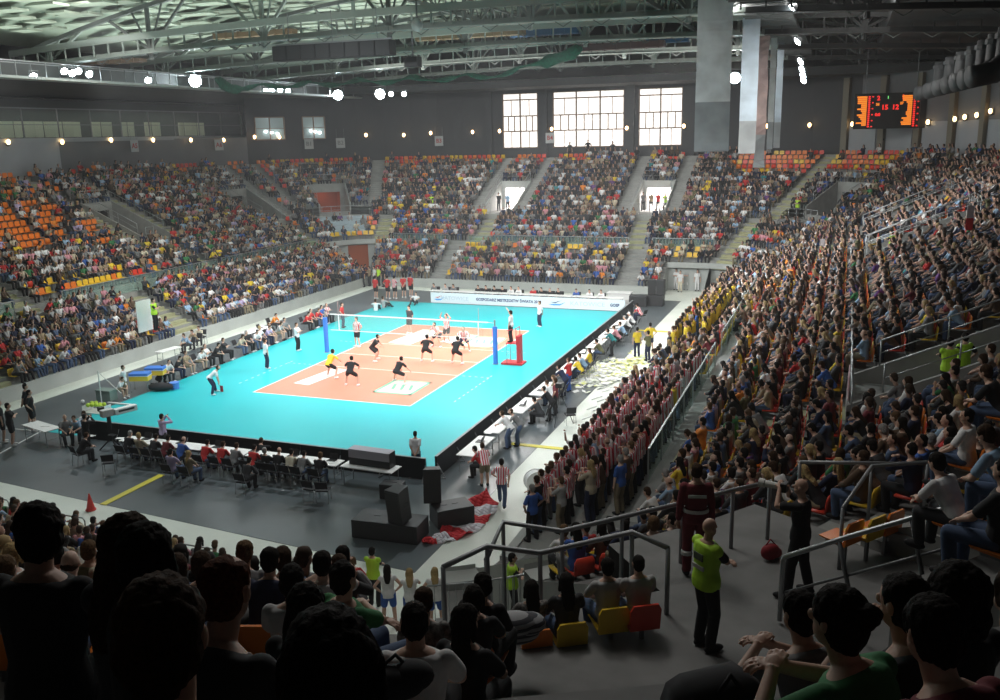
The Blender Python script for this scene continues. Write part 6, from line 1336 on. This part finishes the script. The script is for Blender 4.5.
o, p = stand(694,575,ZL,'stand',.25,'maroon','maroon','crop','brown','medic in dark red jacket with pale reflective bands at the railing',sleeve='long',scale=1.02)
G, J = groups('stand', 'short', 'long', 'long'); b = MB(); b.box((0,-.142,1.30), (.26,.012,.045)); b.rings([[(.19*math.cos(a*PI/8), .140*math.sin(a*PI/8), z) for a in range(16)] for z in (1.02, 1.07)]); b.build('reflective_band', mat('reflective', (.6,.62,.6), .3, .3), o); b = MB(); [b.rings([[(s*.115+.088*math.cos(a*PI/6), .0+.088*math.sin(a*PI/6), z) for a in range(12)] for z in (.34, .39)]) for s in (-1, 1)]; b.build('reflective_band', mat('reflective', (.6,.62,.6), .3, .3), o)
p = at(770,560,ZL); b = MB(); b.ell((0,0,.14), (.16,.09,.14)); b.ell((.12,.06,.09), (.10,.08,.09)); b.tube([(-.08,0,.25), (0,.02,.34), (.08,0,.25)], .012, 6); tag(b.build('camera_bag', mat('bag_red', (.3,.02,.03), .7, vary=.3, scale=9), None, True, loc=p[:], rz=.5), 'black and red bag on the landing beside the cameraman', 'bag')
for j, (px, py, zz, f, c, lab) in enumerate(((838,563,ZL,.95,'orange','empty orange seat beside the landing, first from the cameraman'),(860,558,ZL,.95,'yellow','empty yellow seat beside the landing, second from the cameraman'),(878,552,ZL,.95,'orange','empty orange seat beside the landing, third from the cameraman'))):
    p = at(px, py, zz); pan, bk, lg = seat_parts(c); t = empty('stadium_seat', p[:], f)
    for nm, me in (('seat', pan), ('backrest', bk), ('bracket', lg)): q = bpy.data.objects.new(nm, me); COL.objects.link(q); q.parent = t
    tag(t, lab, 'seat')
for j, (px, py, c) in enumerate(()):
    p = along(px, py, 5.6)-Vector((0,0,.72)); pan, bk, lg = seat_parts(c); t = empty('stadium_seat', p[:], .36)
    for nm, me in (('seat', pan), ('backrest', bk), ('bracket', lg)): q = bpy.data.objects.new(nm, me); COL.objects.link(q); q.parent = t
    tag(t, 'empty %s seat %s' % (c, 'beside the woman in the black top'), 'seat')
# stewards elsewhere
for i, (px, py, z, f, lab) in enumerate(((945,402,5.45,.2,'steward in lime vest standing back to view at the side portal'),(960,396,5.45,.6,'steward in lime vest half behind the other at the side portal'),(890,262,5.45,1.2,'steward in lime vest amid dark standing people in the side stand'),(375,606,0,.1,'steward in lime vest alone on the pale floor strip'),(513,619,1.0,-1.2,'steward in lime vest in the dark well below the landing'),(432,212,5.5,2.9,'steward in lime vest beside the bright far portal'),(156,330,2.7,-1.4,'steward in lime vest by the white panel in the gallery stand'),(797,218,5.4,2.6,'steward in lime vest on the scoreboard corner landing'),(727,340,2.0,1.2,'steward in lime vest among the yellow supporters'),(665,212,5.5,2.9,'steward in lime vest at the second bright portal'))):
    p = at(px, py, z); o = person('stand_fold' if i != 1 else 'stand_hips', p, f, 'black', 'black', 'short', 'dark', fine=1 if i < 5 else 0, label=lab)
    G, J = groups('stand_fold', 'short', 'none', 'long'); b = MB()
    if 'vestm' not in _pm:
        for k, a, inf in G['shirt']: emit_piece(b, k, a, inf+.014, 12)
        _pm['vestm'] = remeshed(b, 'vest', .014, 3, [mat('vest_lime', (.50,.85,.04), .6, vary=.05, scale=6)])
    v = bpy.data.objects.new('vest', _pm['vestm']); COL.objects.link(v); v.parent = o
# cheerleaders and the red shirt on the strip
for i, (px, py, hr, hc) in enumerate(((390,626,'long','dark'),(412,630,'long','blond'),(437,629,'long','blond'))):
    p = at(px, py, 0); person('stand_clap' if i == 1 else 'stand_hips', (p.x, p.y, 0), .45, 'white', 'blue', hr, hc, legs='short', sleeve='none', shoe='white', fine=1, label='cheerleader in white top and blue shorts with %s hair, %s from the railing' % (hc, ORD[2-i]))
p = at(356, 617, 0); person('stand_hips', (p.x, p.y, 0), .3, 'red', 'denim', 'bob', 'light brown', fine=1, label='person in red shirt standing at the strip beside the steward')
p = on_y(588, 147, 45.4); person('stand_hips', (p.x, 45.4, rowz(25)), PI, 'black', 'black', 'short', 'dark', label='dark figure standing on the top row against the wide middle window')
for px, nm in ((569, 'first'), (612, 'second')): p = on_y(px, 147, 45.0); person('stand', (p.x, 45.3, rowz(25)-.2), PI, 'charcoal', 'black', 'short', 'dark', label='figure standing at the sill of the wide middle window, %s from the pillar sign' % nm)
p = on_y(882, 150, 43.0); t = empty('camera_tripod', (p.x, 43.0, 9.6)); tag(t, 'dark camera on a tripod before the pale board under the scoreboard', 'tripod')
for k in range(3): b = MB(); a = 2*PI*k/3+.4; b.cyl((0,0,1.5), (.6*math.cos(a), .6*math.sin(a), 0), .03); b.build('leg', BLKP, t)
b = MB(); b.cyl((0,0,1.4), (0,0,1.8), .05); b.box((0,0,1.95), (.4,.6,.34)); b.cyl((0,-.3,1.95), (0,-.6,1.95), .1); b.build('camera_body', BLKP, t)
# people inside the bright portals
for i, (px, py, sh) in enumerate(((499,211,'charcoal'),(508,211,'light blue'),(643,211,'grey'),(651,211,'tan'),(658,211,'red'))): p = at(px, py, 5.47); person('stand' if i % 2 else 'stand_back', p, PI, sh, 'charcoal', 'short', 'dark', label='person in %s standing in the %s bright portal' % (sh, 'first' if i < 2 else 'second'))
# odds and ends of the corner
b = MB(); b.ell((0,0,.0), (.30,.2,.15)); b.ell((.2,.05,-.04), (.22,.18,.13)); b.ell((-.2,.05,-.05), (.18,.18,.12)); b.ell((.05,.1,-.2), (.3,.12,.14)); tag(b.build('folded_jacket', PLAID, None, True, loc=along(513,624,11.6)[:], rz=.5), 'black and grey hooped jacket heaped over a seat at the bent railing', 'jacket')
p = along(395,682,5.2); b = MB(); b.ell((0,0,0), (.17,.11,.09)); b.ell((.09,.02,.03), (.12,.1,.08)); b.tube([(-.1,0,.06), (0,.05,.13), (.1,0,.06)], .012, 6); tag(b.build('shoulder_bag', BLKF, None, True, loc=p[:], rz=.3), 'black shoulder bag slumped beside the white T-shirt man', 'bag')
p = along(716,694,4.3); b = MB(); b.rings([[(-.19*q,-.12*q,z),(.19*q,-.12*q,z),(.21*q,0,z),(.19*q,.12*q,z),(-.19*q,.12*q,z),(-.21*q,0,z)] for q, z in ((.9,0),(1.05,.08),(1.05,.2),(.95,.28),(.7,.33),(.3,.35))]); b.tube([(-.05,-.1,.33), (0,-.1,.4), (.05,-.1,.33)], .012, 6); tag(b.build('backpack', BLKF, None, True, loc=(p-Vector((0,0,.25)))[:], rz=.7), 'black backpack at the foot of the bright handrail', 'bag')
b = MB(); [b.cyl((0,0,0), (0,0,.04), .18, n=14), b.cyl((0,0,.04), (0,0,.62), .15, .02, 14)]; p = at(91, 510); tag(b.build('traffic_cone', mat('cone_red', (.75,.06,.05), .5), None, loc=(p.x, p.y, 0)), 'red cone at the end of the yellow floor tape', 'cone')
p = at(536, 492); t = empty('bass_drum', (p.x, p.y, .0), .6); tag(t, 'round pale drum with a small red patch in front of the striped supporters', 'drum'); b = MB(); b.cyl((0,-.18,.42), (0,.18,.42), .40, n=24); b.build('shell', mat('drum_shell', (.55,.56,.55), .4), t); b = MB(); [b.cyl((0,y-.02,.42), (0,y+.02,.42), .42, n=24) for y in (-.18,.18)]; b.build('hoop', W_, t); b = MB(); b.box((.1,-.21,.62), (.3,.01,.14)); b.build('red_patch', RDF, t); b = MB(); [b.cyl((s*.3,0,0), (s*.3,0,.14), .03) for s in (-1, 1)]; b.build('foot', LEGG, t)
# cloth-covered rows in the orange corner, white panel, small flags
for i, k in enumerate((8, 9, 10)):
    S = SIDES['far_left']; b = MB(); rg = []
    for j in range(9):
        u = 118+j*3.6; d = k*TR; z = rowz(k); rg.append([S.P(u, d+.12, z+.05), S.P(u, d+.12, z+.52), S.P(u, d+.62, z+.56), S.P(u, d+.66, z+.86), S.P(u, d+.72, z+.86), S.P(u, d+.72, z+.05)])
    b.rings(rg); tag(b.build('seat_cover', mat('cover_pale_blue', (.38,.47,.52), .8, vary=.06, scale=1)), 'pale grey-blue cloth covering the %s row of seats below the corner landing' % ORD[2-i], 'cover', 'seat covers')
p = at(146, 331, 2.6); b = MB(); b.box((0,0,.85), (.06,1.1,1.7)); tag(b.build('white_panel', W_, None, loc=p[:]), 'white upright panel at the stair mouth of the gallery stand', 'panel')
for px, py, d, lab, c in ((970,218,42,'small white and red flag hung on the upper rail of the side stand',1), (822,247,60,'tiny red and white flag among the side stand crowd',0)):
    p = along(px, py, d); t = empty('small_flag', p[:], .4); tag(t, lab, 'flag'); b = MB(); b.box((0,0,-.25), (.3,.012,.5)); b.build('red_half', RDF, t); b = MB(); b.box((0,0,.25), (.3,.012,.5)); b.build('white_half', WHF, t)
# ================================================================== LIGHT
def spot(p, aim, power, ang, blend=.8, col=(.93,.98,1.0), size=.5):  # court floods, plus added fill spots that have no fitting
    l = bpy.data.lights.new('flood_spot', 'SPOT'); l.energy = power; l.spot_size = math.radians(ang); l.spot_blend = blend; l.color = col; l.shadow_soft_size = size
    o = bpy.data.objects.new('flood_spot', l); COL.objects.link(o); o.location = p; o.rotation_euler = (Vector(aim)-Vector(p)).to_track_quat('-Z', 'Y').to_euler(); return o
KP = 5600
for y in (-16, -6, 4, 14, 24): spot((-25.2, y, 17.2), (1, y*.45, 0), KP, 66); spot((15.2, y, 18.5), (-1, y*.45, 0), KP, 66)
for x in (-16, -6, 4): spot((x, 38.2, 17.8), (x*.3, 2, 0), KP*.3, 62)
for x in (-12, -3, 6, 13): spot((x, -20.5, 18.3), (x*.5, 8, 0), 7200, 74)
for y in (-14, 2, 18): spot((3, y, 18.6), (21, y+1, 4), 7500, 62, .9)  # added fill brightening the right stand
spot((4, -27, 18.6), (16.5, -9, 2.5), 15000, 50, .9); spot((2, -16, 18.3), (17.4, 4, 15), 5000, 26, .9)  # added fill aimed at the striped supporters and the widest banner
for x in (-20, -4, 10): spot((x, -6, 18.4), (x*.55+1, -25.0, 0), 6000, 42, .9); spot((-4, -20, 18.6), (0, 22, 1), 5200, 55, .9)  # added fill for the near floor strip and the far end
def area(p, aim, power, sx, sy, col=(1,.97,.93), spread=180):  # added fill lights without fittings, brightening stands, gallery and ceiling
    l = bpy.data.lights.new('roof_lamp', 'AREA'); l.energy = power; l.shape = 'RECTANGLE'; l.size = sx; l.size_y = sy; l.color = col; l.spread = math.radians(spread)
    o = bpy.data.objects.new('roof_lamp', l); COL.objects.link(o); o.location = p; o.rotation_euler = (Vector(aim)-Vector(p)).to_track_quat('-Z', 'Y').to_euler()
area((-17, 2, 17.6), (-25, 2, 5), 3300, 2, 50)
area((0, 27, 18.2), (0, 35, 5), 2300, 34, 2)
area((16, 6, 18.2), (24, 6, 5), 7000, 2, 36)
area((15, -33, 19), (15, -36, 6), 330, 12, 4)  # added weak fill over the camera corner
area((-40.5, 12, 15.9), (-40.5, 12, 5), 600, 2, 50, (1,.93,.8))  # added fill inside the gallery
area((17, -30, 18.5), (20.5, -36, 6), 300, 2, 2)  # added fill over the corner landing
area((-16, 8, 19.4), (-16, 8, 30), 6000, 30, 50, (.9,1,.93), 125)  # added uplight that brightens the ceiling
w = bpy.data.worlds.new('world'); SC.world = w; w.use_nodes = True; w.node_tree.nodes['Background'].inputs[0].default_value = (.012,.014,.016,1); w.node_tree.nodes['Background'].inputs[1].default_value = 1
nt_ = w.node_tree; pv_ = nt_.nodes.new('ShaderNodeVolumeScatter'); pv_.inputs['Density'].default_value = .0012; nt_.links.new(pv_.outputs[0], nt_.nodes['World Output'].inputs['Volume']); SC.cycles.volume_bounces = 0
for x in (-5, 6): spot((x, -17, 18.4), (x*.6, -12.5, 0), 5200, 62, 1.0)  # added fill on the front of the court
vs = SC.view_settings; vs.view_transform = 'Standard'; vs.look = 'None'; vs.gamma = 1; vs.exposure = 0.0; vs.use_curve_mapping = False
SC.cycles.max_bounces = 5; SC.cycles.diffuse_bounces = 2; SC.cycles.glossy_bounces = 2; SC.cycles.transparent_max_bounces = 12; SC.cycles.caustics_reflective = False; SC.cycles.caustics_refractive = False; SC.cycles.sample_clamp_indirect = 4; SC.cycles.use_denoising = True; SC.cycles.use_light_tree = True
